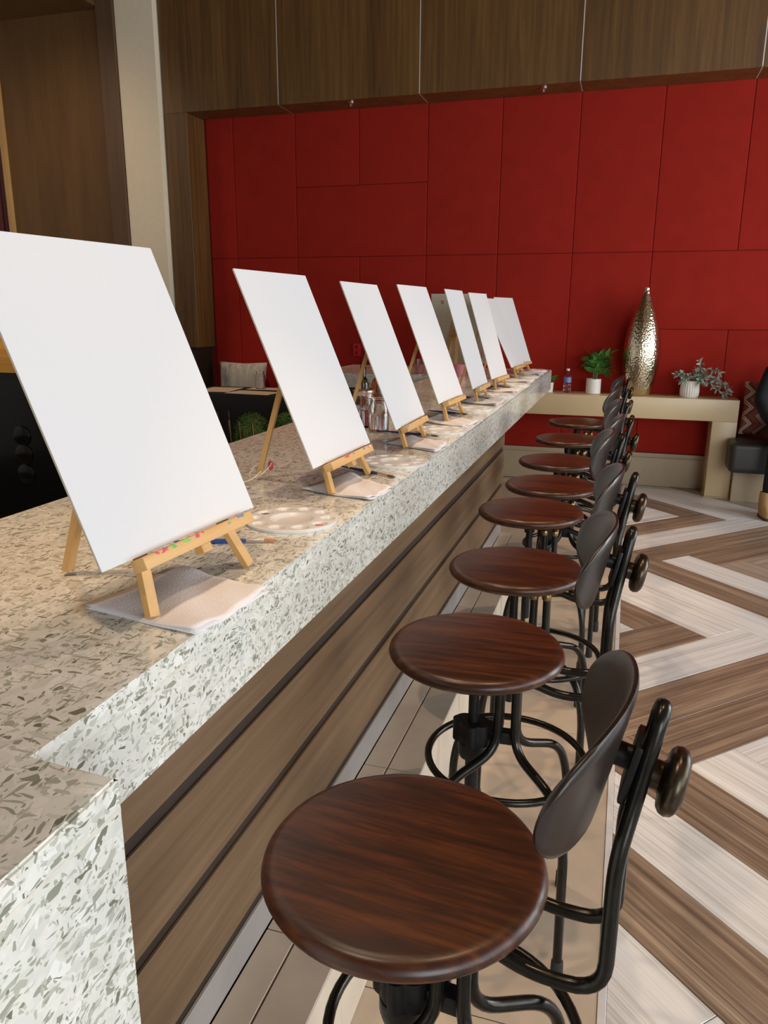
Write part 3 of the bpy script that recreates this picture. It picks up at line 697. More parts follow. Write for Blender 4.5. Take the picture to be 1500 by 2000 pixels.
# ---- paper towels: several folded plies as one soft sheet
def towel(pts, seed, zoff=0.0, plies=2):
    rn = random.Random(seed); mb = MB(); bm = mb.bm; n = 14
    A, B, C_, D = [Vector((*p, 0)) for p in pts]
    for ply in range(plies):
        g = []
        f = 1-0.02*ply
        cen = (A+B+C_+D)/4
        ph = rn.random()*6
        for i in range(n+1):
            row = []
            for j in range(n+1):
                u, v = i/n, j/n
                p = (A*(1-u)+B*u)*(1-v)+(D*(1-u)+C_*u)*v
                p = cen+(p-cen)*f
                z = 0.0030+0.0030*ply+(0.0016*math.sin(7*u+ph)*math.cos(6*v+ph*.7)+0.0010*math.sin(17*u*v+ph))*(1+0.6*ply)+(0.010*max(0, u+v-1.55)**1.2+0.012*max(0, u-v-0.62)**1.2)*ply
                p = p+Vector((0.002*math.sin(9*v+ph), 0.002*math.sin(8*u+ph), 0))
                if p.x > XE-0.004: z -= (p.x-(XE-0.004))*0.55 if False else 0
                row.append(bm.verts.new((p.x, p.y, z)))
            g.append(row)
        for i in range(n):
            for j in range(n): bm.faces.new((g[i][j], g[i+1][j], g[i+1][j+1], g[i][j+1]))
    o = mb.build('paper_towel', 'napkin', None, 60)
    so = o.modifiers.new('thickness', 'SOLIDIFY'); so.thickness = 0.0011; so.offset = 1
    o.location = (0, 0, ZC+zoff); return o
T4 = [[(-0.78, 0.936), (-0.557, 0.897), (-0.535, 1.085), (-0.755, 1.160)], [(-0.786, 1.797), (-0.575, 1.738), (-0.556, 1.862), (-0.739, 2.038)],
      [(-0.79, 2.56), (-0.575, 2.44), (-0.575, 2.60), (-0.755, 2.745)], [(-0.83, 3.15), (-0.60, 3.00), (-0.575, 3.20), (-0.79, 3.37)],
      [(-0.80, 3.87), (-0.60, 3.78), (-0.58, 3.98), (-0.78, 4.08)], [(-0.79, 4.50), (-0.60, 4.44), (-0.58, 4.64), (-0.77, 4.72)],
      [(-0.79, 5.16), (-0.60, 5.10), (-0.58, 5.30), (-0.77, 5.38)], [(-0.79, 5.80), (-0.60, 5.74), (-0.58, 5.94), (-0.77, 6.02)]]
for i, t in enumerate(T4):
    tag(towel(t, i, 0.0, 2), 'folded white paper towel under the front foot of the %s easel' % ORD[i], 'paper towel', 'paper towels under the easels')

# ---- brushes
def brush(a, b_, i, handle, bris, lab):
    a = Vector((*a, 0)); b_ = Vector((*b_, 0)); d = b_-a; ln = d.length
    r = empty('paint_brush', (a.x, a.y, ZC), math.atan2(d.y, d.x)); z = 0.0052
    MB().tube([(0, 0, z), (ln*0.30, 0, z), (ln*0.55, 0, z), (ln*0.70, 0, z)], 0, 10, rad=[0.0022, 0.0042, 0.0050, 0.0038]).build('handle', handle, r, 50)
    MB().tube([(ln*0.70, 0, z), (ln*0.87, 0, z)], 0, 10, rad=[0.0038, 0.0034]).build('ferrule', 'ferrule', r, 50)
    MB().tube([(ln*0.87, 0, z), (ln*0.94, 0, z), (ln, 0, z)], 0, 8, rad=[0.0033, 0.0040, 0.0010]).build('bristles', bris, r, 50)
    tag(r, lab, 'brush', 'paint brushes on the counter')
BR = [((-0.838, 1.283), (-0.644, 1.355), 'blue', 'bristle'), ((-0.79, 2.11), (-0.590, 2.012), 'navy', 'bristle_dark'), ((-0.875, 2.805), (-0.640, 2.752), 'navy', 'bristle_dark'),
      ((-0.86, 3.47), (-0.66, 3.40), 'navy', 'bristle_dark'), ((-0.86, 4.10), (-0.68, 4.07), 'navy', 'bristle_dark'), ((-0.86, 4.76), (-0.66, 4.72), 'navy', 'bristle_dark')]
for i, (a, b_, h_, br_) in enumerate(BR):
    brush(a, b_, i, h_, br_, ['bright blue handled brush with orange bristles by the nearest palette', 'dark blue brush lying before the second palette', 'dark blue brush lying behind the third easel', 'dark blue brush lying behind the fourth easel', 'dark blue brush lying behind the fifth easel', 'dark blue brush lying behind the sixth easel'][i])

# ---- glass jars, bottles, cups on the counter
def jar(loc, R, H, lab, water=0.5, name='glass_jar', grp=None, lid=False):
    r = empty(name, loc)
    o = [(R*0.90, 0), (R, 0.006), (R, H*0.72), (R*0.80, H*0.86), (R*0.80, H*0.95), (R*0.86, H*0.97), (R*0.86, H)]
    inn = [(R*0.86-0.003, H), (R*0.80-0.003, H*0.95), (R*0.80-0.003, H*0.86), (R-0.003, H*0.72), (R-0.003, 0.008), (0.001, 0.005)]
    MB().lathe([(0.001, 0)]+o+inn, 32, cap=False).build('glass_body', 'glass', r, 45)
    if water: MB().lathe([(0.001, 0.0056), (R-0.0035, 0.0086), (R-0.0035, H*water), (0.001, H*water)], 28, cap=False).build('water', 'water', r, 45)
    if lid: MB().lathe([(0.001, H+0.001), (R*0.88, H+0.001), (R*0.88, H+0.006), (R*0.70, H+0.006), (0.001, H+0.005)], 28, cap=False).build('lid', 'ferrule', r, 45)
    return tag(r, lab, 'jar', grp)
jar((-0.900, 2.835, ZC), 0.040, 0.128, 'tall clear glass jar of water half hidden behind the third easel', 0.55)
jar((-0.995, 2.93, ZC), 0.050, 0.140, 'wide clear glass jar left of the third easel\'s rear leg', 0.5, lid=True)
def bottle(loc, R, H, mat, cap, lab, label=False):
    r = empty('bottle', loc)
    MB().lathe([(0.001, 0), (R*0.92, 0), (R, 0.006), (R, H*0.52), (R*0.85, H*0.60), (R*0.42, H*0.70), (R*0.38, H*0.72), (R*0.38, H*0.80), (0.001, H*0.80)], 24, cap=False).build('glass_body', mat, r, 45)
    MB().lathe([(0.001, H*0.70), (R*0.50, H*0.70), (R*0.48, H*0.98), (R*0.42, H), (0.001, H)], 20, cap=False).build('neck_sleeve', cap, r, 45)
    if label: MB().lathe([(R*1.01, H*0.12), (R*1.01, H*0.44)], 24, cap=False).build('paper_label', 'wine_label', r, 45)
    return tag(r, lab, 'bottle', 'bottles by the back edge of the counter')
bottle((-1.265, 3.72, ZC), 0.030, 0.185, 'glass', 'black_gloss', 'clear bottle with black neck, left of the three')
bottle((-1.215, 3.80, ZC), 0.030, 0.172, 'amber', 'black_gloss', 'amber bottle with black neck, middle of the three')
bottle((-1.175, 3.86, ZC), 0.030, 0.188, 'amber', 'wine_label', 'dark amber bottle with white neck, right of the three', True)
def cup(loc, R, H, mat, lab, liquid=None):
    r = empty('plastic_cup', loc)
    MB().lathe([(0.001, 0), (R*0.78, 0), (R, H), (R-0.002, H), (R*0.78-0.002, 0.003), (0.001, 0.003)], 24, cap=False).build('cup_wall', mat, r, 45)
    if liquid: MB().lathe([(0.001, 0.004), (R*0.77-0.003, 0.004), (R*0.90-0.003, H*0.6), (0.001, H*0.6)], 24, cap=False).build('paint_water', liquid, r, 45)
    return tag(r, lab, 'cup', 'cups on the far counter')
cup((-1.47, 5.62, ZC), 0.042, 0.105, 'pet', 'clear cup of pink water on the far counter return', 'pinkwater')
cup((-1.13, 5.475, ZC), 0.045, 0.085, 'pink', 'pink plastic cup on the far counter below the brown canvas back')
cup((-1.05, 5.66, ZC), 0.040, 0.16, 'pink', 'tall pink cup between the fifth and sixth canvases')

# ================================================================== DESK BY THE BACK WALL AND WHAT STANDS ON IT
DT = 0.785; DF = 6.53; DB = 6.832
dk = empty('console_desk', (0, 0, 0)); tag(dk, 'beige waterfall console desk against the red wall', 'desk')
MB().box(-1.6, 0.862, DF, DB, 0.615, DT, 0.003).build('desk_top', 'desk', dk, 40)
MB().box(0.680, 0.862, DF, DB, 0.012, 0.6148, 0.003).build('side_panel', 'desk', dk, 40)
MB().box(-1.6, -1.42, DF, DB, 0.012, 0.6148, 0.003).build('side_panel', 'desk', dk, 40)
MB().box(0.672, 0.872, DF-0.010, DB, 0.0, 0.012, 0.002).build('foot_plate', 'baseboard', dk, 40)
va = MB().lathe([(0.001, 0), (0.078, 0), (0.088, 0.010), (0.118, 0.12), (0.140, 0.24), (0.147, 0.33), (0.140, 0.43), (0.120, 0.54), (0.090, 0.65), (0.058, 0.73), (0.034, 0.79), (0.022, 0.835), (0.023, 0.845), (0.016, 0.843), (0.014, 0.80), (0.001, 0.78)], 56, cap=False)
va = va.build('floor_vase', 'vase', None, 60, loc=(0.108, 6.68, DT)); va.name = 'teardrop_vase'
tag(va, 'tall teardrop vase of hammered champagne metal on the desk', 'vase')
def leaf_mesh(mat, ln, wd, curl=0.25):
    mb = MB(); bm = mb.bm; n = 7; rows = []
    for i in range(n+1):
        t = i/n; ww = wd*math.sin(PI*min(1, t*0.94+0.06))**0.8*(1-0.25*t); z = -curl*ln*t*t
        rows.append([bm.verts.new((ln*t, -ww, z+0.25*ww)), bm.verts.new((ln*t, 0, z)), bm.verts.new((ln*t, ww, z+0.25*ww))])
    for a, b_ in zip(rows, rows[1:]):
        for k in (0, 1): bm.faces.new((a[k], b_[k], b_[k+1], a[k+1]))
    return mb.mesh('leaf', mat, 80)
def place(me, name, parent, p, d, roll, s=1.0):
    o = bpy.data.objects.new(name, me); COL.objects.link(o); o.parent = parent
    d = Vector(d).normalized(); q = d.to_track_quat('X', 'Z')
    o.matrix_local = Matrix.Translation(p) @ q.to_matrix().to_4x4() @ Matrix.Rotation(roll, 4, 'X') @ Matrix.Scale(s, 4)
    return o
# ZZ plant in a white cylinder pot
zz = empty('potted_plant', (-0.250, 6.68, DT)); tag(zz, 'green glossy leaved plant in a plain white cylinder pot', 'plant')
MB().lathe([(0.001, 0), (0.054, 0), (0.060, 0.004), (0.060, 0.122), (0.055, 0.122), (0.055, 0.108), (0.001, 0.108)], 36, cap=False).build('pot', 'white_pot', zz, 40)
MB().lathe([(0.001, 0.1085), (0.0545, 0.1085), (0.04, 0.113), (0.001, 0.114)], 24, cap=False).build('soil', 'soil', zz, 40)
lm = leaf_mesh('leaf', 0.085, 0.021)
rn = random.Random(5)
for k, (dx, dy, h) in enumerate(((0.11, -0.02, 0.215), (0.03, -0.04, 0.20), (-0.035, -0.02, 0.19), (0.115, 0.01, 0.085), (0.02, 0.05, 0.17), (-0.03, 0.03, 0.14), (0.07, 0.03, 0.16))):
    base = Vector((dx*0.12, dy*0.12, 0.11)); tip = Vector((dx*1.05, dy*1.05, 0.11+h)); mid = (base+tip)/2+Vector((-dx*0.2, -dy*0.2, 0.04))
    path = smooth_path([base, mid, tip], 6)
    MB().tube(path, 0.003, 6).build('stem', 'stem', zz, 40)
    for j in range(3, len(path)-1):
        t = path[j+1]-path[j]; side = t.cross(Vector((0, 1, 0.2))).normalized()
        for s in (-1, 1):
            place(lm, 'leaf', zz, path[j], t.normalized()*0.7+side*s*0.9+Vector((0, rn.uniform(-.5, .2), 0)), s*0.5+rn.uniform(-.4, .4), rn.uniform(0.75, 1.1))
    place(lm, 'leaf', zz, path[-1], path[-1]-path[-2], rn.uniform(-.5, .5), 1.05)
# trailing sage plant in a ribbed pot
sg = empty('potted_plant', (0.500, 6.68, DT)); tag(sg, 'grey-green trailing plant in a ribbed white pot near the desk end', 'plant')
rp = MB(); ns = 96; rings = []
for r_, h in ((0.062, 0.0), (0.070, 0.012), (0.0725, 0.05), (0.068, 0.10), (0.058, 0.128), (0.052, 0.128), (0.055, 0.11), (0.001, 0.11)):
    ribd = 0.0022 if 0.005 < h < 0.115 and r_ > 0.06 else 0
    rings.append([rp.bm.verts.new(((r_+ribd*math.cos(24*2*PI*k/ns))*math.cos(2*PI*k/ns), (r_+ribd*math.cos(24*2*PI*k/ns))*math.sin(2*PI*k/ns), h)) for k in range(ns)])
for a, b_ in zip(rings, rings[1:]):
    for k in range(ns): rp.bm.faces.new((a[k], a[(k+1) % ns], b_[(k+1) % ns], b_[k]))
rp.bm.faces.new(rings[0][::-1])
rp.build('pot', 'white_pot', sg, 50)
lm2 = leaf_mesh('sage', 0.050, 0.010, 0.3)
for k, pts in enumerate((((0, 0, .11), (.02, -.03, .18), (.06, -.03, .24), (.055, -.03, .29)), ((0, 0, .11), (-.04, -.03, .17), (-.08, -.04, .19), (-.115, -.04, .17)), ((0, 0, .11), (.08, -.03, .20), (.16, -.04, .22), (.215, -.04, .185)),
                         ((.01, 0, .11), (.08, -.04, .15), (.16, -.05, .10), (.225, -.05, .055), (.265, -.05, .008)), ((0, 0, .11), (.05, .03, .20), (.13, .03, .16), (.20, .02, .12)), ((0, 0, .11), (.03, -.06, .16), (.06, -.08, .14), (.09, -.09, .10)),
                         ((0, 0, .11), (-.02, -.05, .16), (-.05, -.07, .15), (-.075, -.08, .13)), ((.02, 0, .11), (.10, -.02, .18), (.19, -.04, .13), (.27, -.04, .09), (.285, -.04, .03)))):
    path = smooth_path(pts, 7)
    MB().tube(path, 0.0018, 5).build('stem', 'stem', sg, 40)
    for j in range(4, len(path)-1):
        t = (path[j+1]-path[j]).normalized()
        for s in range(2):
            dv = t*0.5+Vector((rn.uniform(-1, 1), rn.uniform(-1, .6), rn.uniform(-.5, .9)))
            place(lm2, 'leaf', sg, path[j], dv, rn.uniform(-1.5, 1.5), rn.uniform(0.6, 1.1))
# water bottle
wbt = empty('water_bottle', (-0.463, 6.68, DT)); tag(wbt, 'clear plastic water bottle with blue label on the desk', 'bottle')
pr = [(0.001, 0), (0.026, 0), (0.031, 0.008), (0.031, 0.035), (0.0285, 0.040), (0.031, 0.046), (0.031, 0.072), (0.0285, 0.078), (0.032, 0.085), (0.032, 0.128), (0.030, 0.140), (0.014, 0.172), (0.012, 0.176), (0.012, 0.185), (0.001, 0.185)]
MB().lathe(pr, 28, cap=False).build('bottle_body', 'pet', wbt, 50)
MB().lathe([(0.0326, 0.087), (0.0326, 0.126)], 28, cap=False).build('label_band', 'bottle_label', wbt, 50)
MB().lathe([(0.001, 0.184), (0.0145, 0.184), (0.0145, 0.199), (0.001, 0.199)], 20, cap=False).build('cap', 'white_pot', wbt, 50)
# small plant leaf peeping out behind the counter end
sp_ = empty('potted_plant', (-0.62, 6.70, DT)); tag(sp_, 'dark green plant mostly hidden behind the far counter end', 'plant')
MB().lathe([(0.001, 0), (0.04, 0), (0.045, 0.08), (0.04, 0.08), (0.038, 0.07), (0.001, 0.07)], 24, cap=False).build('pot', 'white_pot', sp_, 40)
for k in range(7):
    a = k*0.9; place(lm, 'leaf', sp_, (0, 0, 0.075), (math.cos(a), -0.3+0.4*math.sin(a), 0.7), 0.3*k, 1.25)
# red socket on the wall
so = empty('wall_socket', (-2.388, YW, 1.093)); tag(so, 'bright red electrical socket on the red wall', 'socket')
MB().box(-0.036, 0.036, -0.009, 0.0, -0.058, 0.058, 0.003).build('cover_plate', 'outlet', so, 40)
for z in (-0.026, 0.026): MB().box(-0.014, 0.014, -0.0105, -0.0085, z-0.014, z+0.014, 0.001, 1).build('receptacle', 'outlet_dark', so)

# ================================================================== BENCH, CUSHION, PERSON AT THE RIGHT EDGE
bn_ = empty('banquette', (0, 0, 0)); tag(bn_, 'dark grey leather banquette on a cream plinth at right', 'bench')
MB().box(0.868, 3.0, 6.46, 6.83, 0.0, 0.265, 0.003).build('plinth', 'baseboard', bn_, 40)
MB().box(0.800, 1.85, 6.23, 6.512, 0.266, 0.500, 0.045, 5).build('seat_cushion', 'leather', bn_, 60)
MB().box(0.868, 1.85, 6.40, 6.825, 0.266, 0.498, 0.02, 3).build('seat_cushion', 'leather', bn_, 60)
MB().box(1.855, 3.0, 6.23, 6.825, 0.266, 0.500, 0.045, 5).build('seat_cushion', 'leather', bn_, 60)
def cushion(name, w_, h_, t_, mat, n=20):
    mb = MB(); bm = mb.bm; g = {}
    for s in (-1, 1):
        for i in range(n+1):
            for j in range(n+1):
                u, v = -1+2*i/n, -1+2*j/n
                th = t_*0.5*(max(0, (1-abs(u)**3.2))*max(0, (1-abs(v)**3.2)))**0.5
                pin = 1-0.06*(1-abs(u))*abs(v)**3
                pin2 = 1-0.06*(1-abs(v))*abs(u)**3
                g[s, i, j] = bm.verts.new((u*w_/2*pin2, s*th, (v*pin+1)*h_/2))
    for s in (-1, 1):
        for i in range(n):
            for j in range(n): bm.faces.new((g[s, i, j], g[s, i+1, j], g[s, i+1, j+1], g[s, i, j+1]))
    bmesh.ops.remove_doubles(bm, verts=bm.verts, dist=0.0005)
    return mb.build(name, mat, None, 80)
c1 = cushion('cushion', 0.42, 0.42, 0.14, 'chevron'); c1.location = (1.095, 6.62, 0.502); c1.rotation_euler = (-0.22, 0.06, 0.08)
tag(c1, 'rust cushion with cream zigzag bands on the leather bench', 'cushion')
# person sitting on the bench, mostly beyond the frame
def skin_obj(name, verts, edges, mat, parent=None, sub=2):
    me = bpy.data.meshes.new(name); me.from_pydata([v[:3] for v in verts], edges, [])
    o = bpy.data.objects.new(name, me); COL.objects.link(o)
    sk = o.modifiers.new('skin', 'SKIN'); ss = o.modifiers.new('sub', 'SUBSURF'); ss.levels = sub; ss.render_levels = sub
    for i, v in enumerate(verts):
        s = me.skin_vertices[0].data[i]; rx, ry = v[3], v[4] if len(v) > 4 else v[3]; s.radius = (rx, ry); s.use_root = (i == 0)
    me.materials.append(M[mat]); sk.use_smooth_shade = True
    if parent: o.parent = parent
    return o
pe = empty('person', (0, 0, 0)); tag(pe, 'person in black clothes and tan boots sitting on the bench at the right edge', 'person')
px, py = 1.22, 6.46
V = [(px, py, 0.60, .155, .125), (px, py, 0.74, .135, .105), (px, py+.03, 0.90, .155, .11), (px, py+.03, 1.03, .13, .09), (px, py+.02, 1.10, .06, .06),   # 0-4 spine
     (px-.17, py+.02, 1.01, .062), (px-.235, py-.06, 0.80, .052), (px-.20, py-.22, 0.70, .042), (px-.10, py-.30, 0.68, .034),        # 5-8 arm to frame left
     (px+.17, py+.02, 1.01, .062), (px+.235, py-.06, 0.80, .052), (px+.20, py-.22, 0.70, .042), (px+.10, py-.30, 0.68, .034),        # 9-12
     (px-.10, py-.04, 0.585, .085), (px-.13, py-.38, 0.565, .066), (px-.155, py-.43, 0.32, .052), (px-.165, py-.42, 0.15, .042),     # 13-16 leg
     (px+.10, py-.04, 0.585, .085), (px+.13, py-.38, 0.565, .066), (px+.14, py-.43, 0.32, .052), (px+.145, py-.42, 0.15, .042)]
E_ = [(0, 1), (1, 2), (2, 3), (3, 4), (3, 5), (5, 6), (6, 7), (7, 8), (3, 9), (9, 10), (10, 11), (11, 12), (0, 13), (13, 14), (14, 15), (15, 16), (0, 17), (17, 18), (18, 19), (19, 20)]
skin_obj('clothed_body', V, E_, 'blackknit', pe)
def head_shape(grow, hair=False):
    mb = MB(); bmesh.ops.create_icosphere(mb.bm, subdivisions=4, radius=1.0)
    for v in mb.bm.verts:
        x, y, z = v.co
        nx = x*0.076*(1-0.30*max(0, -z-0.15)); ny = y*0.095; nz = z*0.118
        if y < 0 and z < 0: ny *= 1-0.10*(-z)
        if not hair:
            ny -= 0.020*math.exp(-(x/0.16)**2-((z+0.12)/0.20)**2)*(y < 0)          # nose
            ny += 0.007*(math.exp(-((abs(x)-0.42)/0.16)**2-((z-0.06)/0.13)**2))*(y < 0)  # eye sockets
            ny -= 0.004*math.exp(-(x/0.30)**2-((z+0.50)/0.08)**2)*(y < 0)          # lips
        v.co = (nx*grow, ny*grow, nz*grow)
    if hair:
        bmesh.ops.delete(mb.bm, geom=[v for v in mb.bm.verts if (v.co.y < 0.012 and v.co.z < 0.055+0.25*max(0, -v.co.y-0.07)) or v.co.z < -0.075], context='VERTS')
    return mb
hc = (px, py-0.005, 1.255)
hd_ = head_shape(1.0).build('head', 'skin', pe, 80, loc=hc)
ho = head_shape(1.07, True).build('hair', 'hair', pe, 80, loc=hc); sm_ = ho.modifiers.new('thickness', 'SOLIDIFY'); sm_.thickness = 0.008; sm_.offset = -1
MB().tube([(px, py+.02, 1.08), (px, py+.012, 1.12), (px, py+.005, 1.20)], 0, 16, rad=[0.058, 0.050, 0.052]).build('neck', 'skin', pe, 60)
for sx_ in (-1, 1):
    MB().lathe([(0.0005, -0.0095), (0.0075, -0.006), (0.0095, 0), (0.0075, 0.006), (0.0005, 0.0095)], 14, (sx_*0.031, -0.079, 0.008), cap=False).build('eye', 'white_pot', hd_, 60)
    MB().lathe([(0.0005, -0.0035), (0.0040, -0.0015), (0.0040, 0.0015), (0.0005, 0.0035)], 12, (sx_*0.031, -0.0875, 0.008), 'Y', cap=False).build('iris', 'hair', hd_, 60)
    MB().tube([(sx_*(0.075+0.004*abs(math.cos(t))), 0.012+0.014*math.cos(t), 0.0+0.028*math.sin(t)) for t in [2*PI*k/12 for k in range(12)]], 0.007, 8, True).build('ear', 'skin', hd_, 60)
MB().tube([(-0.022, -0.083, -0.058), (-0.010, -0.090, -0.056), (0, -0.0915, -0.057), (0.010, -0.090, -0.056), (0.022, -0.083, -0.058)], 0, 8, rad=[0.001, 0.0035, 0.0038, 0.0035, 0.001]).build('mouth', 'tag', hd_, 60)
for s in (-1, 1):
    hx, hy, hz_ = px+s*0.10, py-.30, 0.68
    hvv = [(hx, hy, hz_, .030, .020), (hx-s*.03, hy-.05, hz_-.015, .034, .016)]; he = [(0, 1)]
    for f in range(4):
        b0 = len(hvv); o_ = (-.024+.016*f)
        hvv += [(hx-s*.045+o_*.5, hy-.085+o_*.4*s, hz_-.02-abs(o_)*.2, .0085), (hx-s*.055+o_*.5, hy-.112+o_*.4*s, hz_-.035, .0078), (hx-s*.05+o_*.5, hy-.118+o_*.4*s, hz_-.055, .007)]
        he += [(1, b0), (b0, b0+1), (b0+1, b0+2)]
    b0 = len(hvv); hvv += [(hx-s*.055, hy-.035, hz_+.004, .010), (hx-s*.07, hy-.065, hz_-.005, .0085)]; he += [(0, b0), (b0, b0+1)]
    skin_obj('hand', hvv, he, 'skin', pe)
    bx_ = px-.165 if s < 0 else px+.145
    bo = MB(); prof_b = []
    bm = bo.bm; secs = [(.055, .0, .052, .18), (.058, -.0, .054, .10), (.064, -.02, .050, .055), (.066, -.03, .048, .02)]
    rings = []
    for (ly_, dy_, lx_, z_) in secs:
        ring = []
        for k in range(24):
            a = 2*PI*k/24; yy = math.sin(a)*ly_; fwd = 1.0
            if yy < 0: fwd = 1.0+(0.0 if z_ > 0.12 else (1.35 if z_ < 0.08 else 0.25))
            ring.append(bm.verts.new((bx_+math.cos(a)*lx_, py-.425+dy_*0.3+yy*fwd, z_)))
        rings.append(ring)
    for a_, b2 in zip(rings, rings[1:]):
        for k in range(24): bm.faces.new((a_[k], a_[(k+1) % 24], b2[(k+1) % 24], b2[k]))
    bm.faces.new(rings[0]); bm.faces.new(rings[-1][::-1])
    bob = bo.build('boot', 'boot', pe, 60)
    sb = MB(); ring0 = []
    out = []
    for k in range(24):
        a = 2*PI*k/24; yy = math.sin(a)*0.068; out.append((bx_+math.cos(a)*.051, py-.434+yy*(2.35 if yy < 0 else 1)))
    sb.prism(out, 0.0, 0.020); sb.build('sole', 'boot_sole', bob, 40)

# ================================================================== BEHIND THE COUNTER, LEFT
bk = empty('back_bar_cooler', (-3.10, 3.05, 0)); tag(bk, 'tall glossy black back bar cabinet with discs imitating round reflections', 'cabinet')
MB().box(-0.75, 0.70, 0.0, 0.65, 0.0, 1.148, 0.004).build('cabinet_body', 'black_gloss', bk, 40)
for z in (0.845, 0.755, 0.655):  # added flat discs imitate round reflections in the glossy black front
    MB().lathe([(0.050, 0.0), (0.050, -0.006), (0.044, -0.010), (0.001, -0.010)], 28, (0.298, 0, z), 'Y', cap=False).build('reflection_disc', 'black_gloss', bk, 40)
ob = MB().box(-3.85, -2.42, 3.04, 3.70, 1.149, 1.34, 0.004).build('larch_shelf', 'orangewood', None, 40); tag(ob, 'golden striped wooden block on the black back bar cabinet', 'shelf')
# long table with black cloth and kraft paper
tb = empty('dining_table', (-2.98, 6.21, 0)); tag(tb, 'table under a black floor length cloth behind the counter', 'table')
cl = MB(); bm = cl.bm; n = 64; per = []
def rrect(t, hw, hd, rad=0.06):
    a = 2*PI*t; c, s = math.cos(a), math.sin(a); e = 0.22
    return (hw*math.copysign(abs(c)**e, c), hd*math.copysign(abs(s)**e, s))
rows = []
for z, o_ in ((0.748, -0.01), (0.752, -0.004), (0.74, 0.004), (0.55, 0.012), (0.30, 0.022), (0.01, 0.032)):
    row = []
    for k in range(n*2):
        x, y = rrect(k/(n*2), 0.72+o_, 0.30+o_); wv = (0.75-z)*0.045*math.sin(k*2*PI*21/(n*2))
        f = 1+wv/max(0.3, math.hypot(x, y)); row.append(bm.verts.new((x*f, y*f, z)))
    rows.append(row)
for a, b_ in zip(rows, rows[1:]):
    for k in range(n*2): bm.faces.new((a[k], a[(k+1) % (n*2)], b_[(k+1) % (n*2)], b_[k]))
bm.faces.new(rows[0])
cl.build('cloth', 'black_cloth', tb, 60)
MB().box(-0.70, 0.70, -0.28, 0.28, 0.715, 0.744).build('table_top', 'reveal', tb)
for sx_ in (-0.64, 0.64):
    for sy_ in (-0.22, 0.22): MB().box(sx_-0.02, sx_+0.02, sy_-0.02, sy_+0.02, 0, 0.715).build('leg', 'reveal', tb)
def sheet(cx, cy, w_, h_, rz, z, lab):
    mb = MB().box(-w_/2, w_/2, -h_/2, h_/2, 0, 0.0016); o = mb.build('kraft_sheet', 'kraft'); o.location = (cx, cy, z); o.rotation_euler = (0, 0, rz)
    tag(o, lab, 'paper', 'kraft sheets on the black table'); return o
sheet(-3.46, 6.20, 0.30, 0.40, 0.12, 0.7532, 'brown kraft sheet at the left of the black table')
sheet(-3.06, 6.055, 0.42, 0.26, -0.06, 0.7532, 'brown kraft sheet at the front edge of the black table')
sheet(-3.06, 6.40, 0.40, 0.20, 0.06, 0.7532, 'brown kraft sheet at the back of the black table')
sheet(-2.62, 6.18, 0.38, 0.36, 0.12, 0.7532, 'brown kraft sheet at the right of the black table')
jar((-3.16, 6.40, 0.755), 0.045, 0.155, 'clear mason jar on the kraft covered table', 0, 'mason_jar')
b2 = empty('banquette', (0, 0, 0)); tag(b2, 'dark banquette behind the black table', 'bench')
MB().box(-3.85, -2.3, 6.575, 6.83, 0.0, 0.46, 0.02, 3).build('seat_cushion', 'leather', b2, 60)
c2 = cushion('cushion', 0.50, 0.46, 0.14, 'greypillow'); c2.location = (-3.52, 6.72, 0.505); c2.rotation_euler = (-0.12, 0, 0)
tag(c2, 'grey and cream marbled cushion behind the black table', 'cushion')
ch = empty('armchair', (-3.88, 6.10, 0)); tag(ch, 'rounded dark red chair back beyond the nearest canvas', 'chair')
MB().lathe([(0.001, -0.03), (0.16, -0.03), (0.19, -0.01), (0.19, 0.01), (0.16, 0.03), (0.001, 0.03)], 32, (-0.08, 0, 1.10), 'Y', cap=False).build('backrest', 'red', ch, 50)
MB().box(-0.30, 0.12, -0.25, 0.10, 0.40, 0.48, 0.03, 3).build('seat', 'red', ch, 50)
for sx_ in (-0.26, 0.08):
    for sy_ in (-0.2, 0.06): MB().tube([(sx_, sy_, 0), (sx_, sy_, 0.41)], 0.014, 8).build('leg', 'reveal', ch, 40)
MB().box(-0.12, -0.04, -0.012, 0.012, 0.44, 0.98, 0.004).build('back_post', 'reveal', ch, 40)
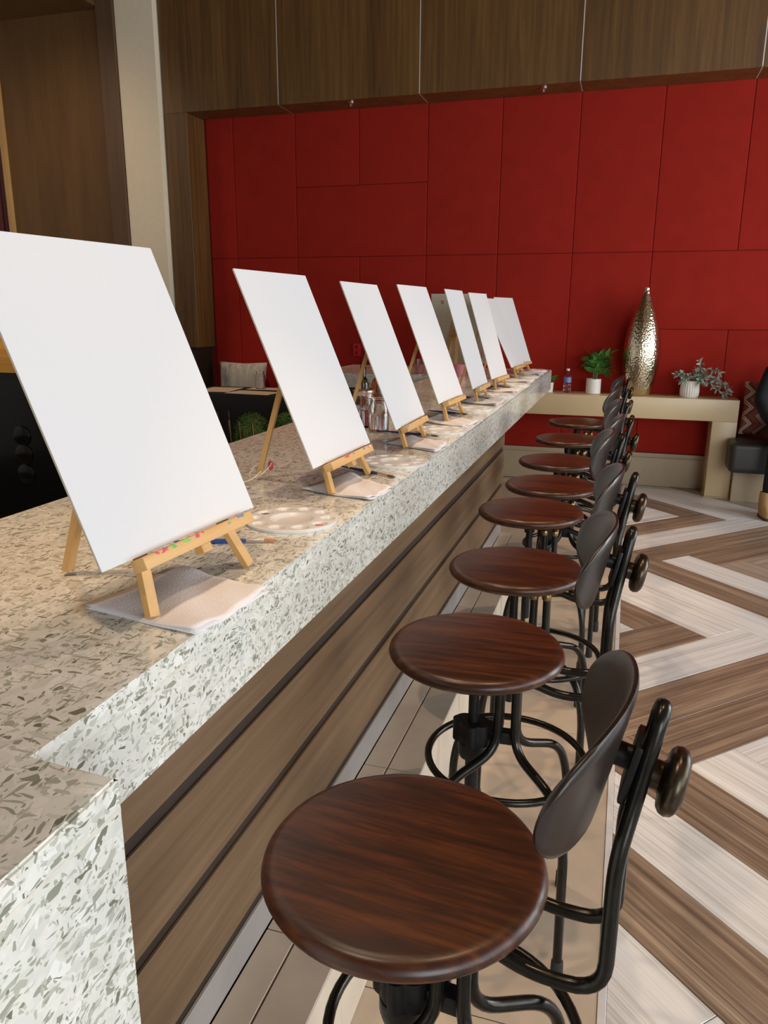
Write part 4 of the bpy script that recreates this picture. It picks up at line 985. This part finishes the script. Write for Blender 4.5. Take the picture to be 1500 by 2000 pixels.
# planter with boxwood balls and metal rods
pb = empty('planter_box', (-2.20, 4.50, 0)); tag(pb, 'low dark planter behind the counter holding the boxwood balls', 'planter')
MB().box(-0.45, 0.65, -0.28, 0.28, 0.0, 0.545, 0.004).build('trough', 'reveal', pb, 40)
def ball(x, y, z, R, lab, seed):
    rn = random.Random(seed); r = empty('boxwood_ball', (x, y, z)); tag(r, lab, 'topiary', 'boxwood balls in the planter')
    core = bmesh.new(); bmesh.ops.create_icosphere(core, subdivisions=3, radius=R*0.93)
    mb = MB(); mb.bm.free(); mb.bm = core; mb.build('core', 'box', r, 80)
    mb = MB(); bm = mb.bm
    for k in range(1500):
        zc = rn.uniform(-1, 1); a = rn.uniform(0, 2*PI); s = math.sqrt(1-zc*zc); nn = Vector((s*math.cos(a), s*math.sin(a), zc))
        t = nn.orthogonal().normalized(); t = Matrix.Rotation(rn.uniform(0, 2*PI), 3, nn) @ t; b2_ = nn.cross(t)
        p = nn*R*rn.uniform(0.93, 1.02); ll = R*0.14; up = nn*rn.uniform(0.2, 0.8)
        bm.faces.new([bm.verts.new(p-b2_*ll*.35), bm.verts.new(p+(t+up)*ll*.6+b2_*0), bm.verts.new(p+b2_*ll*.35)])
    f = mb.build('foliage', 'box', r); f['kind'] = 'stuff'
ball(-2.235, 4.36, 0.655, 0.108, 'boxwood ball at the front of the planter behind the counter', 1)
ball(-2.36, 4.63, 0.668, 0.118, 'boxwood ball behind the front one, left of the second easel leg', 2)
ball(-2.09, 4.60, 0.690, 0.118, 'boxwood ball partly hidden by the second easel leg', 3)
ball(-1.84, 4.62, 0.690, 0.118, 'boxwood ball right of the second easel leg', 4)
rs = empty('rod_screen', (-2.20, 4.26, 0.546)); tag(rs, 'row of slim metal rods standing in front of the boxwood balls', 'rods')
for k, (dx, dy, h) in enumerate(((-0.245, 0.0, 0.815), (-0.225, 0.03, 0.83), (-0.205, -0.01, 0.805), (-0.165, 0.06, 0.835), (-0.125, -0.01, 0.785), (-0.055, -0.015, 0.780), (0.035, -0.015, 0.775))):
    MB().tube([(dx+0.02, dy, 0.0), (dx, dy, h-0.546)], 0.0065, 8).build('rod', 'brass' if k > 3 else 'bronze', rs, 40)
